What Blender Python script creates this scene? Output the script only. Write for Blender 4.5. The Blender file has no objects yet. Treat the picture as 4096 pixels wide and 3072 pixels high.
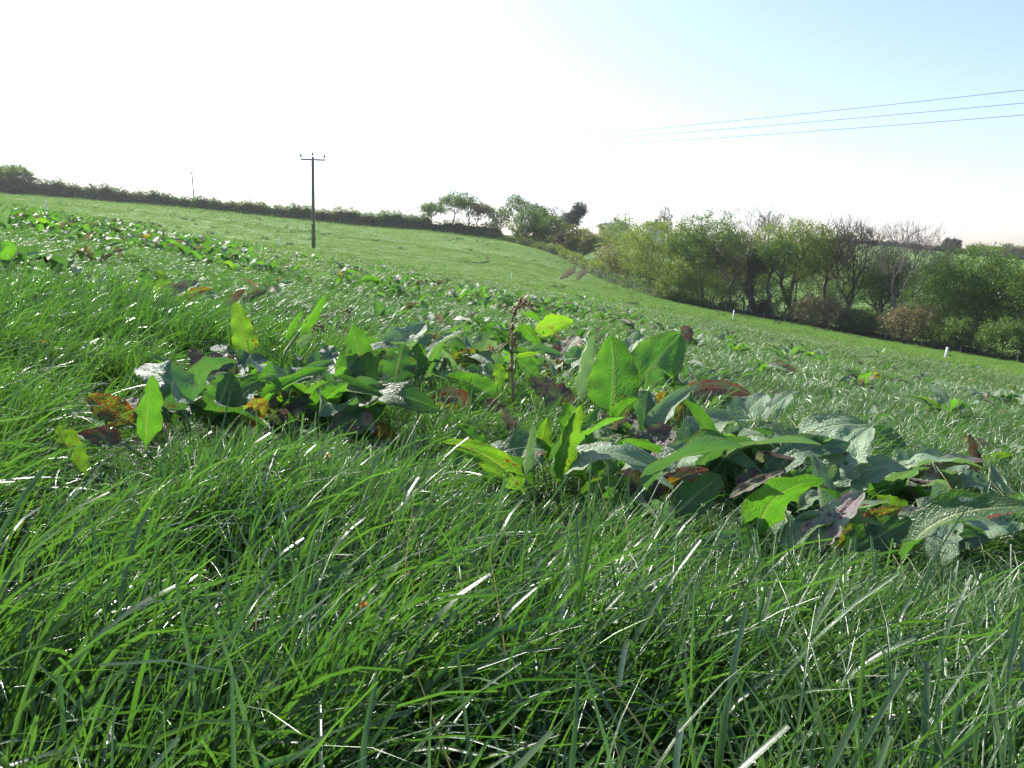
import bpy, math, random
import numpy as np
from mathutils import Vector
R = math.radians
scn = bpy.context.scene

# ------------------------------------------------------------------ camera
F = 759.0                      # focal length in pixels of a 1024 px wide picture
VH = 262.0                     # picture row of the true horizon
PITCH = math.atan((384 - VH) / F)
HAZE = 0.00016                  # density of the air
EYE = 0.55                     # eye above the turf
cam_d = bpy.data.cameras.new('camera')
cam_d.sensor_width = 36; cam_d.lens = F / 1024 * 36
cam_d.clip_start = 0.02; cam_d.clip_end = 9000
cam = bpy.data.objects.new('camera', cam_d)
scn.collection.objects.link(cam)
cam.location = (0, 0, 0); cam.rotation_euler = (R(90) - PITCH, 0, 0)
scn.camera = cam

# ------------------------------------------------------------------ light
SUN_AZ, SUN_EL = -40, 39       # degrees, azimuth from the view direction towards the right
w = bpy.data.worlds.new('World'); scn.world = w; w.use_nodes = True
nt = w.node_tree
sky = nt.nodes.new('ShaderNodeTexSky'); sky.sky_type = 'NISHITA'; sky.sun_disc = False
sky.sun_elevation = R(SUN_EL); sky.sun_rotation = R(SUN_AZ)
sky.air_density = 1.0; sky.dust_density = 1.3; sky.ozone_density = 3.4; sky.altitude = 50
bg = nt.nodes['Background']; bg.inputs[1].default_value = 0.13
wb = nt.nodes.new('ShaderNodeMix'); wb.data_type = 'RGBA'; wb.blend_type = 'MULTIPLY'; wb.inputs[0].default_value = 1
wb.inputs[7].default_value = (1.055, .955, 1.0, 1)        # the camera's white balance for this sky
nt.links.new(sky.outputs[0], wb.inputs[6]); nt.links.new(wb.outputs[2], bg.inputs[0])
sd = bpy.data.lights.new('sun', 'SUN'); sd.energy = 5.0; sd.angle = R(0.53); sd.color = (1.0, .955, .87)
so = bpy.data.objects.new('sun', sd); scn.collection.objects.link(so)
az, el = R(SUN_AZ), R(SUN_EL)
sv = Vector((math.sin(az) * math.cos(el), math.cos(az) * math.cos(el), math.sin(el)))
so.rotation_euler = sv.to_track_quat('Z', 'Y').to_euler(); so.location = sv * 50
scn.view_settings.view_transform = 'Standard'; scn.view_settings.look = 'None'
scn.view_settings.gamma = 1; scn.view_settings.exposure = 1.02
scn.view_settings.use_curve_mapping = False
cy = scn.cycles
cy.max_bounces = 8; cy.diffuse_bounces = 3; cy.glossy_bounces = 2; cy.transmission_bounces = 5
cy.transparent_max_bounces = 8; cy.volume_bounces = 0; cy.caustics_reflective = False; cy.caustics_refractive = False
cy.sample_clamp_indirect = 4

# ------------------------------------------------------------------ picture <-> place
cp, sp = math.cos(PITCH), math.sin(PITCH)
def ray(u, v):
    "slopes X/Y and Z/Y of the sight line through a picture point (1024 x 768)"
    t = (np.asarray(v, float) - 384) / F
    y = cp - t * sp
    return (np.asarray(u, float) - 512) / F / y, (-sp - t * cp) / y

# ------------------------------------------------------------------ terrain
UC = [-420, 0, 100, 200, 350, 430, 500, 560, 600, 675, 735, 800, 870, 940, 1024, 1450]
ROWS = [
 (60,  [158, 211.5, 225, 240, 261, 272.5, 282.5, 292.5, 299.5, 312, 322.5, 334, 346, 358, 373, 445]),
 (90,  [158, 204, 215, 228, 247, 257, 267, 278.5, 288.5, 305.5, 317, 328, 341, 352, 364, 425]),
 (115, [158, 200, 209, 220, 239, 248.5, 259, 272.5, 287, 304, 314.5, 324, 337, 347, 360, 415]),
 (150, [158, 196.5, 204.5, 213.5, 231.5, 239.5, 249, 262, 279, 298, 309, 318, 328, 338, 350, 395]),
 (187, [158, 194, 201.5, 209.5, 225, 231.5, 239, 249, 263, 280, 288, 296, 304, 311, 320, 350]),
 (235, [162, 198, 205, 212, 226, 231, 234, 240, 247, 256, 262, 268, 275, 283, 292, 320]),
 (350, [180, 212, 217, 222, 232, 234, 235, 236, 237, 238.5, 239.5, 240, 241.5, 249, 258.5, 285]),
 (430, [195, 222, 226, 230, 238, 240, 242, 243, 244, 246, 247, 248, 249.5, 255, 262, 285]),
 (900, [240, 250, 252, 254, 257, 258, 259, 259, 259, 260, 260, 260, 261, 262, 264, 270]),
 (6000,[262.6]*16)]
SG = np.linspace(-2.2, 2.2, 441); LG = np.linspace(math.log(60), math.log(6000), 180)
_rows = []
for d, vs in ROWS:
    s, q = ray(UC, vs)
    _rows.append(np.interp(SG, s, q))
_rows = np.array(_rows); _ld = np.log([r[0] for r in ROWS])
GRID = np.array([np.interp(LG, _ld, _rows[:, j]) for j in range(len(SG))]).T     # [logd, s]
def _blur(a, n):
    k = np.array([1, 2, 3, 2, 1.]); k /= k.sum()
    for _ in range(n):
        for ax in (0, 1):
            p = np.pad(a, [(2, 2) if i == ax else (0, 0) for i in (0, 1)], mode='edge')
            a = sum(k[i] * (p[i:i + a.shape[0]] if ax == 0 else p[:, i:i + a.shape[1]]) for i in range(5))
    return a
GRID = _blur(GRID, 3)
def smooth(a, b, x):
    t = np.clip((x - a) / (b - a), 0, 1); return t * t * (3 - 2 * t)
def terrain(x, y):
    x = np.asarray(x, float); y = np.asarray(y, float)
    yy = np.maximum(y, 1.0)
    s = np.clip(x / yy, -2.2, 2.2)
    # near slope: a plane that falls to the right and gently away, tilting more to the right with distance
    near = -EYE - 0.0195 * y - .166 * x - smooth(12, 55, y) * 0.022 * yy * (s * s)
    near = near + .03 * np.sin(x * 1.1 + 1) * np.sin(y * .9 + .5) * smooth(2, 8, y) + .05 * np.sin(x * .31 + y * .23) * smooth(4, 20, y)
    ls = np.clip((np.log(np.maximum(yy, 60)) - LG[0]) / (LG[1] - LG[0]), 0, len(LG) - 1.001)
    js = np.clip((s - SG[0]) / (SG[1] - SG[0]), 0, len(SG) - 1.001)
    i = ls.astype(int); j = js.astype(int); a = ls - i; b = js - j
    q = (GRID[i, j] * (1 - a) * (1 - b) + GRID[i + 1, j] * a * (1 - b) + GRID[i, j + 1] * (1 - a) * b + GRID[i + 1, j + 1] * a * b)
    far = yy * q
    k = smooth(42, 72, y)
    return near * (1 - k) + far * k
def ground_at(u, d):
    "the point of the ground at distance d in the direction of picture column u"
    v = 262.0
    for _ in range(6):
        s, _q = ray(u, v)
        z = float(terrain(s * d, d))
        t = math.tan(math.atan2(-z, d) - PITCH); v = 384 + F * t
    return Vector((float(s) * d, d, z)), v
def at(u, v, d):
    s, q = ray(u, v); return Vector((float(s) * d, d, float(q) * d))
def hit(u, v, lift=0.0):
    "where the sight line meets a surface lying lift above the ground"
    s, q = ray(u, v); s = float(s); q = float(q)
    lo = 0.3; d = lo
    while d < 400:
        if q * d < float(terrain(s * d, d)) + lift: break
        lo = d; d *= 1.04
    for _ in range(20):
        m = (lo + d) / 2
        if q * m < float(terrain(s * m, m)) + lift: d = m
        else: lo = m
    return d

# ------------------------------------------------------------------ helpers
def np_mesh(name, V, faces, attrs=None, uv=None, smooth_=False):
    "faces: list of int arrays, each (n, k)"
    V = np.asarray(V, np.float32)
    me = bpy.data.meshes.new(name)
    me.vertices.add(len(V)); me.vertices.foreach_set('co', V.ravel())
    fl = [np.asarray(f, np.int32) for f in faces if len(f)]
    tot = sum(f.size for f in fl); npol = sum(len(f) for f in fl)
    me.loops.add(tot); me.polygons.add(npol)
    me.loops.foreach_set('vertex_index', np.concatenate([f.ravel() for f in fl]))
    st = []; o = 0
    for f in fl:
        st.append(o + np.arange(len(f)) * f.shape[1]); o += f.size
    me.polygons.foreach_set('loop_start', np.concatenate(st).astype(np.int32))
    if smooth_: me.polygons.foreach_set('use_smooth', np.ones(npol, bool))
    for k, a in (attrs or {}).items():
        a = np.asarray(a, np.float32)
        if a.ndim == 1:
            at_ = me.attributes.new(k, 'FLOAT', 'POINT'); at_.data.foreach_set('value', a)
        else:
            at_ = me.attributes.new(k, 'FLOAT_VECTOR', 'POINT'); at_.data.foreach_set('vector', a.ravel())
    if uv is not None:
        ul = me.uv_layers.new(name='UVMap')
        idx = np.concatenate([f.ravel() for f in fl])
        ul.data.foreach_set('uv', np.asarray(uv, np.float32)[idx].ravel())
    me.update(calc_edges=True); me.validate()
    return me
def ob(name, me, mat=None, parent=None, loc=None):
    o = bpy.data.objects.new(name, me)
    if mat is not None and me is not None and not me.materials: me.materials.append(mat)
    if parent is not None: o.parent = parent
    if loc is not None: o.location = loc
    scn.collection.objects.link(o); return o
def tag(o, label=None, cat=None, group=None, kind=None):
    if label: o['label'] = label
    if cat: o['category'] = cat
    if group: o['group'] = group
    if kind: o['kind'] = kind
    return o
def copy_tree(o, parent=None):
    c = o.copy(); scn.collection.objects.link(c); c.parent = parent
    for ch in list(o.children): copy_tree(ch, c)
    return c
class N:
    "tiny node-tree writer"
    def __init__(s, name):
        s.m = bpy.data.materials.new(name); s.m.use_nodes = True; s.t = s.m.node_tree; s.t.nodes.clear()
        s.out = s.t.nodes.new('ShaderNodeOutputMaterial')
    def n(s, kind, ins=None, **kw):
        nd = s.t.nodes.new('ShaderNode' + kind)
        for k, v in kw.items(): setattr(nd, k, v)
        for k, v in (ins or {}).items():
            if hasattr(v, 'is_linked') or isinstance(v, bpy.types.NodeSocket): s.t.links.new(v, nd.inputs[k])
            else: nd.inputs[k].default_value = v
        return nd
    def math(s, op, a, b=0.0, c=None):
        d = {0: a, 1: b}
        if c is not None: d[2] = c
        return s.n('Math', d, operation=op).outputs[0]
    def mix(s, f, a, b):
        nd = s.t.nodes.new('ShaderNodeMix'); nd.data_type = 'RGBA'
        for i, v in ((0, f), (6, a), (7, b)):
            if isinstance(v, bpy.types.NodeSocket): s.t.links.new(v, nd.inputs[i])
            else: nd.inputs[i].default_value = v if i == 0 or len(v) == 4 else (*v, 1)
        return nd.outputs[2]
    def ramp(s, x, a, b, lo=0., hi=1.):
        nd = s.n('MapRange', {0: x, 1: a, 2: b, 3: lo, 4: hi}, interpolation_type='SMOOTHSTEP'); return nd.outputs[0]
    def done(s, sh): s.t.links.new(sh, s.out.inputs[0]); return s.m
def plain(name, col, rough=.7, noise=.25, scale=8, metal=0.0):
    g = N(name); tc = g.n('TexCoord').outputs['Object']
    nz = g.n('TexNoise', {'Vector': tc, 'Scale': scale, 'Detail': 4.}).outputs[0]
    c = g.mix(nz, tuple(x * (1 - noise) for x in col), tuple(min(1, x * (1 + noise)) for x in col))
    b = g.n('BsdfPrincipled', {'Base Color': c, 'Roughness': rough, 'Metallic': metal})
    bp = g.n('Bump', {'Height': nz, 'Strength': .3, 'Distance': .01}); g.t.links.new(bp.outputs[0], b.inputs['Normal'])
    return g.done(b.outputs[0])

# foliage: gloss and light shining through; tint attribute varies every leaf
def leafy(name, c1, c2, tr=.45, boost=2.2, rough=.5, spec=.4):
    g = N(name)
    t = g.n('Attribute', attribute_name='tint').outputs['Fac']
    oi = g.n('ObjectInfo').outputs['Random']
    f = g.math('ADD', g.math('MULTIPLY', t, .8), g.math('MULTIPLY', oi, .2))
    c = g.mix(f, c1, c2)
    ct = g.mix(f, tuple(min(1, x * boost * k) for x, k in zip(c1, (1.2, 1.1, .5))), tuple(min(1, x * boost * k) for x, k in zip(c2, (1.2, 1.1, .5))))
    b = g.n('BsdfPrincipled', {'Base Color': c, 'Roughness': rough, 'Specular IOR Level': spec})
    tl = g.n('BsdfTranslucent', {'Color': ct})
    mx = g.n('MixShader', {0: tr, 1: b.outputs[0], 2: tl.outputs[0]})
    return g.done(mx.outputs[0])

# grass blades
def grass_mat(name, near, dull=False):
    g = N(name)
    t = g.n('Attribute', attribute_name='tint').outputs['Fac']
    h = g.n('Attribute', attribute_name='along').outputs['Fac']
    geo = g.n('NewGeometry')
    oi = g.n('ObjectInfo').outputs['Random']
    pz = g.n('TexNoise', {'Vector': geo.outputs['Position'], 'Scale': .55 if near else .09, 'Detail': 3.}).outputs[0]
    f = g.math('ADD', g.math('MULTIPLY', t, .55), g.math('ADD', g.math('MULTIPLY', g.ramp(pz, .35, .65), .3), g.math('MULTIPLY', oi, .2)))
    c = g.mix(f, (.090, .190, .020), (.158, .275, .038)) if dull == 1 else g.mix(f, (.052, .118, .024), (.122, .205, .044)) if dull else g.mix(f, (.034, .088, .026), (.110, .178, .056))
    c = g.mix(g.ramp(t, .990, .994), c, (.32, .24, .09))               # a few straw-coloured blades
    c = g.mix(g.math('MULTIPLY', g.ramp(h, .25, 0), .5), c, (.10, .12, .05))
    ct = g.mix(f, (.10, .25, .02), (.20, .38, .04)) if dull else g.mix(f, (.055, .20, .016), (.19, .42, .034))
    b = g.n('BsdfPrincipled', {'Base Color': c, 'Roughness': .22 if near else .65 if dull == 1 else .48 if dull else .40, 'Specular IOR Level': .25 if dull == 1 else .45 if dull else .8 if near else .6})
    if near:
        uv = g.n('TexCoord').outputs['UV']
        sx = g.n('SeparateXYZ', {0: uv}).outputs[0]
        rib = g.math('SINE', g.math('MULTIPLY', sx, 38.))
        wob = g.n('TexNoise', {'Vector': geo.outputs['Position'], 'Scale': 260., 'Detail': 1.}).outputs[0]
        hh = g.math('ADD', g.math('MULTIPLY', rib, .6), wob)
        bp = g.n('Bump', {'Height': hh, 'Strength': .35, 'Distance': .0006}); g.t.links.new(bp.outputs[0], b.inputs['Normal'])
    tl = g.n('BsdfTranslucent', {'Color': ct})
    mx = g.n('MixShader', {0: .33, 1: b.outputs[0], 2: tl.outputs[0]})
    return g.done(mx.outputs[0])
M_GN, M_GF, M_GM, M_GD = grass_mat('grass_blade', True), grass_mat('grass_blade_far', False), grass_mat('grass_blade_middle', False, .5), grass_mat('grass_blade_distant', False, 1)

# dock leaves: pale midrib, side veins, puckered skin, red spots
def dock_mat(name, top, under, glow, spot=0.0, spotcol=(.20, .025, .012), tr=.40, rough=.42, blotch=None, bump=1.0):
    g = N(name)
    uv = g.n('TexCoord').outputs['UV']; oi = g.n('ObjectInfo').outputs['Random']; geo = g.n('NewGeometry')
    s = g.n('SeparateXYZ', {0: uv}); a = g.math('ABSOLUTE', g.math('SUBTRACT', s.outputs[0], .5)); v = s.outputs[1]
    seed = g.n('CombineXYZ', {0: g.math('MULTIPLY', oi, 31.), 1: g.math('MULTIPLY', oi, 17.), 2: 0.})
    pos = g.n('VectorMath', {0: g.n('VectorMath', {0: uv, 1: (1., 2.1, 1.)}, operation='MULTIPLY').outputs[0], 1: seed.outputs[0]}, operation='ADD').outputs[0]
    wob = g.n('TexNoise', {'Vector': pos, 'Scale': 5., 'Detail': 2.}).outputs[0]
    ph = g.math('ADD', g.math('SUBTRACT', g.math('MULTIPLY', v, 62.), g.math('MULTIPLY', a, 46.)), g.math('MULTIPLY', wob, 9.))
    vein = g.ramp(g.math('SINE', ph), .80, 1.0)
    rib = g.ramp(g.math('ADD', a, g.math('MULTIPLY', v, .022)), .068, .034)
    cell = g.n('TexVoronoi', {'Vector': pos, 'Scale': 17.}, feature='DISTANCE_TO_EDGE').outputs[0]
    net = g.ramp(cell, .09, 0.)
    big = g.n('TexNoise', {'Vector': pos, 'Scale': 3.2, 'Detail': 3.}).outputs[0]
    lines = g.math('MAXIMUM', rib, g.math('MULTIPLY', g.math('MAXIMUM', g.math('MULTIPLY', net, .35), vein), .62))
    vary = g.math('ADD', g.math('MULTIPLY', big, .9), g.math('MULTIPLY', oi, .35))
    def shade(c, l, amt):
        c0 = g.mix(vary, tuple(x * .62 for x in c), tuple(min(1, x * 1.35) for x in c))
        return g.mix(g.math('MULTIPLY', lines, amt), c0, l)
    ctop = shade(top, (.26, .33, .15), .95); cun = shade(under, (.40, .46, .28), .95)
    col = g.mix(geo.outputs['Backfacing'], ctop, cun)
    ct = g.mix(vary, tuple(x * .7 for x in glow), tuple(min(1, x * 1.25) for x in glow))
    ct = g.mix(g.math('MULTIPLY', lines, .55), ct, (glow[0] * 1.1 + .12, glow[1] * .85 + .05, glow[2] * 1.2 + .02))
    if blotch:
        bm = g.ramp(g.n('TexNoise', {'Vector': pos, 'Scale': 2.3, 'Detail': 4.}).outputs[0], .44, .56)
        col = g.mix(bm, col, blotch); ct = g.mix(bm, ct, tuple(min(1, x * 1.3) for x in blotch))
    vo = g.n('TexVoronoi', {'Vector': pos, 'Scale': 15., 'Randomness': 1.}).outputs['Distance']
    msk = g.n('TexNoise', {'Vector': pos, 'Scale': 2.6, 'Detail': 2.}).outputs[0]
    th = g.math('MULTIPLY', g.ramp(msk, .60 - spot * .35, .80 - spot * .35), .52)
    sm = g.ramp(g.math('SUBTRACT', th, vo), 0., .07)
    edge = g.ramp(g.math('ADD', g.math('MULTIPLY', a, 2.), g.math('MULTIPLY', wob, .5)), 1.02, 1.2)
    sm = g.math('MAXIMUM', sm, g.math('MULTIPLY', edge, .6 if spot > .85 else .1))
    if spot > 0:
        col = g.mix(sm, col, spotcol); ct = g.mix(sm, ct, tuple(x * 1.6 for x in spotcol))
    b = g.n('BsdfPrincipled', {'Base Color': col, 'Roughness': rough, 'Specular IOR Level': .5})
    fine = g.n('TexNoise', {'Vector': pos, 'Scale': 45., 'Detail': 2.}).outputs[0]
    hgt = g.math('ADD', g.math('MULTIPLY', g.math('MINIMUM', cell, .25), 2.2), g.math('ADD', g.math('MULTIPLY', vein, -.9), g.math('ADD', g.math('MULTIPLY', rib, -1.2), g.math('MULTIPLY', fine, .35))))
    bp = g.n('Bump', {'Height': hgt, 'Strength': .75 * bump, 'Distance': .0026}); g.t.links.new(bp.outputs[0], b.inputs['Normal'])
    tl = g.n('BsdfTranslucent', {'Color': ct}); g.t.links.new(bp.outputs[0], tl.inputs['Normal'])
    mx = g.n('MixShader', {0: tr, 1: b.outputs[0], 2: tl.outputs[0]})
    return g.done(mx.outputs[0])
DM = {
 'g': dock_mat('dock_leaf_green', (.055, .135, .030), (.12, .215, .08), (.11, .35, .014), .10, tr=.45),
 'y': dock_mat('dock_leaf_bright', (.085, .20, .018), (.14, .25, .06), (.185, .42, .014), .25, tr=.5),
 's': dock_mat('dock_leaf_waxy', (.060, .125, .070), (.12, .19, .10), (.10, .30, .04), .06, tr=.28, rough=.43, bump=.8),
 'p': dock_mat('dock_leaf_pale', (.165, .255, .145), (.20, .29, .16), (.17, .36, .08), .08, tr=.30, rough=.5, bump=.9),
 'd': dock_mat('dock_leaf_dark', (.052, .118, .042), (.10, .165, .075), (.08, .26, .02), .15, tr=.4),
 'r': dock_mat('dock_leaf_spotted', (.07, .15, .02), (.13, .20, .06), (.24, .44, .012), .95, tr=.45),
 'u': dock_mat('dock_leaf_purple', (.075, .105, .060), (.14, .15, .10), (.12, .20, .03), .45, (.11, .035, .03), tr=.28, rough=.42, blotch=(.105, .070, .066)),
 'k': dock_mat('dock_leaf_pinkish', (.26, .17, .13), (.34, .24, .19), (.30, .22, .08), .5, (.22, .05, .03), tr=.25, rough=.55, blotch=(.14, .19, .09)),
 'l': dock_mat('dock_leaf_lilac', (.20, .235, .17), (.26, .27, .20), (.22, .30, .10), .45, (.15, .06, .07), tr=.28, rough=.5, bump=.8, blotch=(.22, .17, .17)),
 'b': dock_mat('dock_leaf_withered', (.15, .095, .065), (.24, .16, .12), (.20, .08, .02), .75, (.13, .035, .025), tr=.25, rough=.5, blotch=(.10, .14, .06)),
 'o': dock_mat('dock_leaf_rusty', (.12, .14, .035), (.20, .19, .08), (.28, .32, .015), .95, (.20, .025, .01), tr=.4, rough=.55),
}
M_STEM = plain('dock_stem', (.19, .15, .045), .55, .45, 30)
M_STEMR = plain('dock_stem_red', (.20, .095, .045), .55, .4, 30)
M_PET = plain('dock_leafstalk', (.16, .22, .07), .45, .3, 30)
M_BARK = plain('bark', (.085, .070, .052), .9, .5, 3)
M_BARKP = plain('bark_pale', (.17, .15, .125), .9, .4, 3)
M_WOOD = plain('weathered_pole_wood', (.17, .145, .11), .85, .35, 4)
M_POST = plain('fence_post_wood', (.24, .20, .14), .9, .3, 6)
M_STEEL = plain('galvanised_steel', (.22, .22, .22), .5, .2, 10, .6)
M_CER = plain('brown_ceramic', (.06, .035, .025), .25, .2, 10)
M_WIRE = plain('line_wire', (.13, .13, .135), .5, .1, 5, .3)
M_STAKE = plain('white_plastic', (.78, .78, .80), .4, .06, 10)

# ------------------------------------------------------------------ ground
def ground_mat():
    g = N('pasture_ground'); P = g.n('NewGeometry').outputs['Position']
    sy = g.n('SeparateXYZ', {0: P}).outputs[1]
    n1 = g.n('TexNoise', {'Vector': P, 'Scale': .035, 'Detail': 5., 'Roughness': .6}).outputs[0]
    n2 = g.n('TexNoise', {'Vector': P, 'Scale': .6, 'Detail': 6., 'Roughness': .7}).outputs[0]
    n3 = g.n('TexNoise', {'Vector': P, 'Scale': 5., 'Detail': 4., 'Roughness': .7}).outputs[0]
    c = g.mix(g.ramp(n1, .35, .65), (.084, .170, .020), (.145, .240, .036))
    c = g.mix(g.math('MULTIPLY', g.ramp(n2, .48, .72), .45), c, (.045, .10, .022))
    c = g.mix(g.math('MULTIPLY', g.ramp(n3, .45, .75), .35), c, (.13, .20, .06))
    soil = g.mix(n3, (.018, .016, .010), (.045, .038, .02))
    c = g.mix(g.ramp(sy, 14., 34.), g.mix(g.ramp(n3, .4, .6), soil, (.03, .055, .015)), c)
    b = g.n('BsdfPrincipled', {'Base Color': c, 'Roughness': .8, 'Specular IOR Level': .25})
    hh = g.math('ADD', n2, g.math('MULTIPLY', n3, .5))
    bp = g.n('Bump', {'Height': hh, 'Strength': .8, 'Distance': .25}); g.t.links.new(bp.outputs[0], b.inputs['Normal'])
    return g.done(b.outputs[0])
ys = np.concatenate([np.linspace(-30, -.5, 24), np.linspace(0, 6, 50)[:-1], np.geomspace(6, 480, 330)[:-1], np.geomspace(480, 900, 14)])
ss = np.linspace(-1.75, 1.75, 401)
gx = ss[None, :] * (np.maximum(ys, 0)[:, None] + 14); gy = np.repeat(ys[:, None], len(ss), 1)
TR = [[(560, 279.3), (566, 274.5), (571, 270), (575, 265.5)], [(576, 280.5), (580, 275), (584, 270), (587, 265.5)]]     # wheel ruts by the wood
RUT = []
for tr in TR:
    pl = []
    for (u, v) in tr:
        d = hit(u, v); s, q = ray(u, v); pl.append((float(s) * d, d))
    RUT.append(np.array(pl))
gz = terrain(gx, gy)
nx, ny = len(ss), len(ys)
V = np.stack([gx, gy, gz], -1).reshape(-1, 3)
i0 = (np.arange(ny - 1)[:, None] * nx + np.arange(nx - 1)[None, :]).ravel()
ground = ob('ground', np_mesh('ground', V, [np.stack([i0, i0 + 1, i0 + nx + 1, i0 + nx], 1)], smooth_=True), ground_mat())
tag(ground, kind='structure')

# ------------------------------------------------------------------ grass blades
rng = np.random.default_rng(7)
def tuft(n, rad, hmin, hmax, wmin, wmax, segs, vee, seed, lean=(.55, .25), droop=1.2, cut=.25):
    "blades as curved strips; all lean to +X, the way the wind has combed them"
    r = np.random.default_rng(seed)
    Vs = []; Fs = []; T = []; A = []; UV = []; base = 0
    nw = 3 if vee else 2
    for b in range(n):
        a = r.uniform(0, 2 * math.pi); rr = rad * math.sqrt(r.uniform())
        p = np.array([rr * math.cos(a), rr * math.sin(a), -.01])
        L = r.uniform(hmin, hmax); W = r.uniform(wmin, wmax)
        azb = r.normal(0, .95)
        th = abs(r.normal(lean[0], lean[1]))                       # angle off vertical at the foot
        dr = max(.05, r.normal(droop, droop * .45))
        blunt = r.uniform() < cut
        tw = r.normal(0, .5); tint = r.uniform()
        pts = []; ang = []
        q = p.copy()
        for k in range(segs + 1):
            t = k / segs
            aa = min(th + dr * t ** 1.6, 2.6)
            d = np.array([math.cos(azb) * math.sin(aa), math.sin(azb) * math.sin(aa), math.cos(aa)])
            if k: q = q + d * L / segs
            pts.append(q.copy()); ang.append(d)
        for k in range(segs + 1):
            t = k / segs; d = ang[k]
            side = np.cross(d, [0, 0, 1.0]); side /= (np.linalg.norm(side) + 1e-6)
            up = np.cross(side, d)
            x = tw + t * tw * 1.5
            sd_ = side * math.cos(x) + up * math.sin(x); nn = np.cross(sd_, d)
            ww = W * (min(1, .55 + t * 2)) * ((1 - t ** 2.6 * (.35 if blunt else .96)))
            wv = ww / 2
            if vee:
                Vs += [pts[k] - sd_ * wv + nn * wv * .35, pts[k], pts[k] + sd_ * wv + nn * wv * .35]
                UV += [(0, t), (.5, t), (1, t)]
            else:
                Vs += [pts[k] - sd_ * wv, pts[k] + sd_ * wv]; UV += [(0, t), (1, t)]
            T += [tint] * nw; A += [t] * nw
        for k in range(segs):
            for c in range(nw - 1):
                i = base + k * nw + c; Fs.append((i, i + 1, i + nw + 1, i + nw))
        base += (segs + 1) * nw
    return np_mesh('grass_tuft', np.array(Vs), [np.array(Fs)], {'tint': T, 'along': A}, np.array(UV), smooth_=True)

def scatter_group(name, meshes, mat, pts, rot, scl, label, cat='grass'):
    coll = bpy.data.collections.new(name + '_kinds')
    for m in meshes:
        if not m.materials: m.materials.append(mat)
        o = bpy.data.objects.new('grass_tuft', m); coll.objects.link(o)
    idx = rng.integers(0, len(meshes), len(pts)).astype(np.float32)
    me = np_mesh(name, pts, [], None) if False else bpy.data.meshes.new(name)
    me.vertices.add(len(pts)); me.vertices.foreach_set('co', np.asarray(pts, np.float32).ravel())
    for k, a in (('rot', rot), ('scl', scl)):
        at_ = me.attributes.new(k, 'FLOAT_VECTOR', 'POINT'); at_.data.foreach_set('vector', np.asarray(a, np.float32).ravel())
    at_ = me.attributes.new('pick', 'INT', 'POINT'); at_.data.foreach_set('value', idx.astype(np.int32))
    o = ob(name, me)
    g = bpy.data.node_groups.new(name, 'GeometryNodeTree')
    g.interface.new_socket('Geometry', in_out='INPUT', socket_type='NodeSocketGeometry')
    g.interface.new_socket('Geometry', in_out='OUTPUT', socket_type='NodeSocketGeometry')
    gi = g.nodes.new('NodeGroupInput'); go = g.nodes.new('NodeGroupOutput')
    ci = g.nodes.new('GeometryNodeCollectionInfo'); ci.inputs[0].default_value = coll; ci.inputs[1].default_value = True; ci.inputs[2].default_value = True
    ip = g.nodes.new('GeometryNodeInstanceOnPoints'); ip.inputs['Pick Instance'].default_value = True
    def na(n, t):
        a = g.nodes.new('GeometryNodeInputNamedAttribute'); a.data_type = t; a.inputs[0].default_value = n
        return [x for x in a.outputs if x.enabled][0]
    L = g.links.new
    L(gi.outputs[0], ip.inputs['Points']); L(ci.outputs[0], ip.inputs['Instance'])
    L(na('pick', 'INT'), ip.inputs['Instance Index'])
    e = g.nodes.new('FunctionNodeEulerToRotation'); L(na('rot', 'FLOAT_VECTOR'), e.inputs[0]); L(e.outputs[0], ip.inputs['Rotation'])
    L(na('scl', 'FLOAT_VECTOR'), ip.inputs['Scale'])
    L(ip.outputs[0], go.inputs[0])
    md = o.modifiers.new('scatter', 'NODES'); md.node_group = g
    tag(o, label, cat, kind='stuff')
    return o
def field(n, y0, y1, smax=.78, pw=1.0, pad=.35):
    y = y0 + (y1 - y0) * rng.uniform(size=n) ** pw
    keep = rng.uniform(size=n) < (y * smax + pad) / (y1 * smax + pad)
    y = y[keep]; x = rng.uniform(-1, 1, len(y)) * (y * smax + pad)
    return x, y
def flow(x, y):
    "the way the blades lie: mostly to the right, swirling a little from place to place"
    return .22 + .55 * np.sin(x * 1.3 + y * .7) * np.cos(y * 1.1 - x * .4) + .3 * np.sin(x * 3.1 - y * 2.3) + .15 * np.sin(y * .35 + 1)
def lay(x, y, hvar=.35, base=1., sxy=1.):
    h = base * (1 + hvar * (np.sin(x * 2.1 + 1.3 * np.sin(y * 1.7)) * .5 + .5 * np.sin(y * 2.9 + x))) * rng.uniform(.75, 1.2, len(x))
    rot = np.stack([rng.normal(0, .12, len(x)), rng.normal(0, .12, len(x)), flow(x, y) + rng.normal(0, .28, len(x))], 1)
    return np.stack([x, y, terrain(x, y)], 1), rot, np.stack([h * sxy, h * sxy, h], 1)

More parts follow.
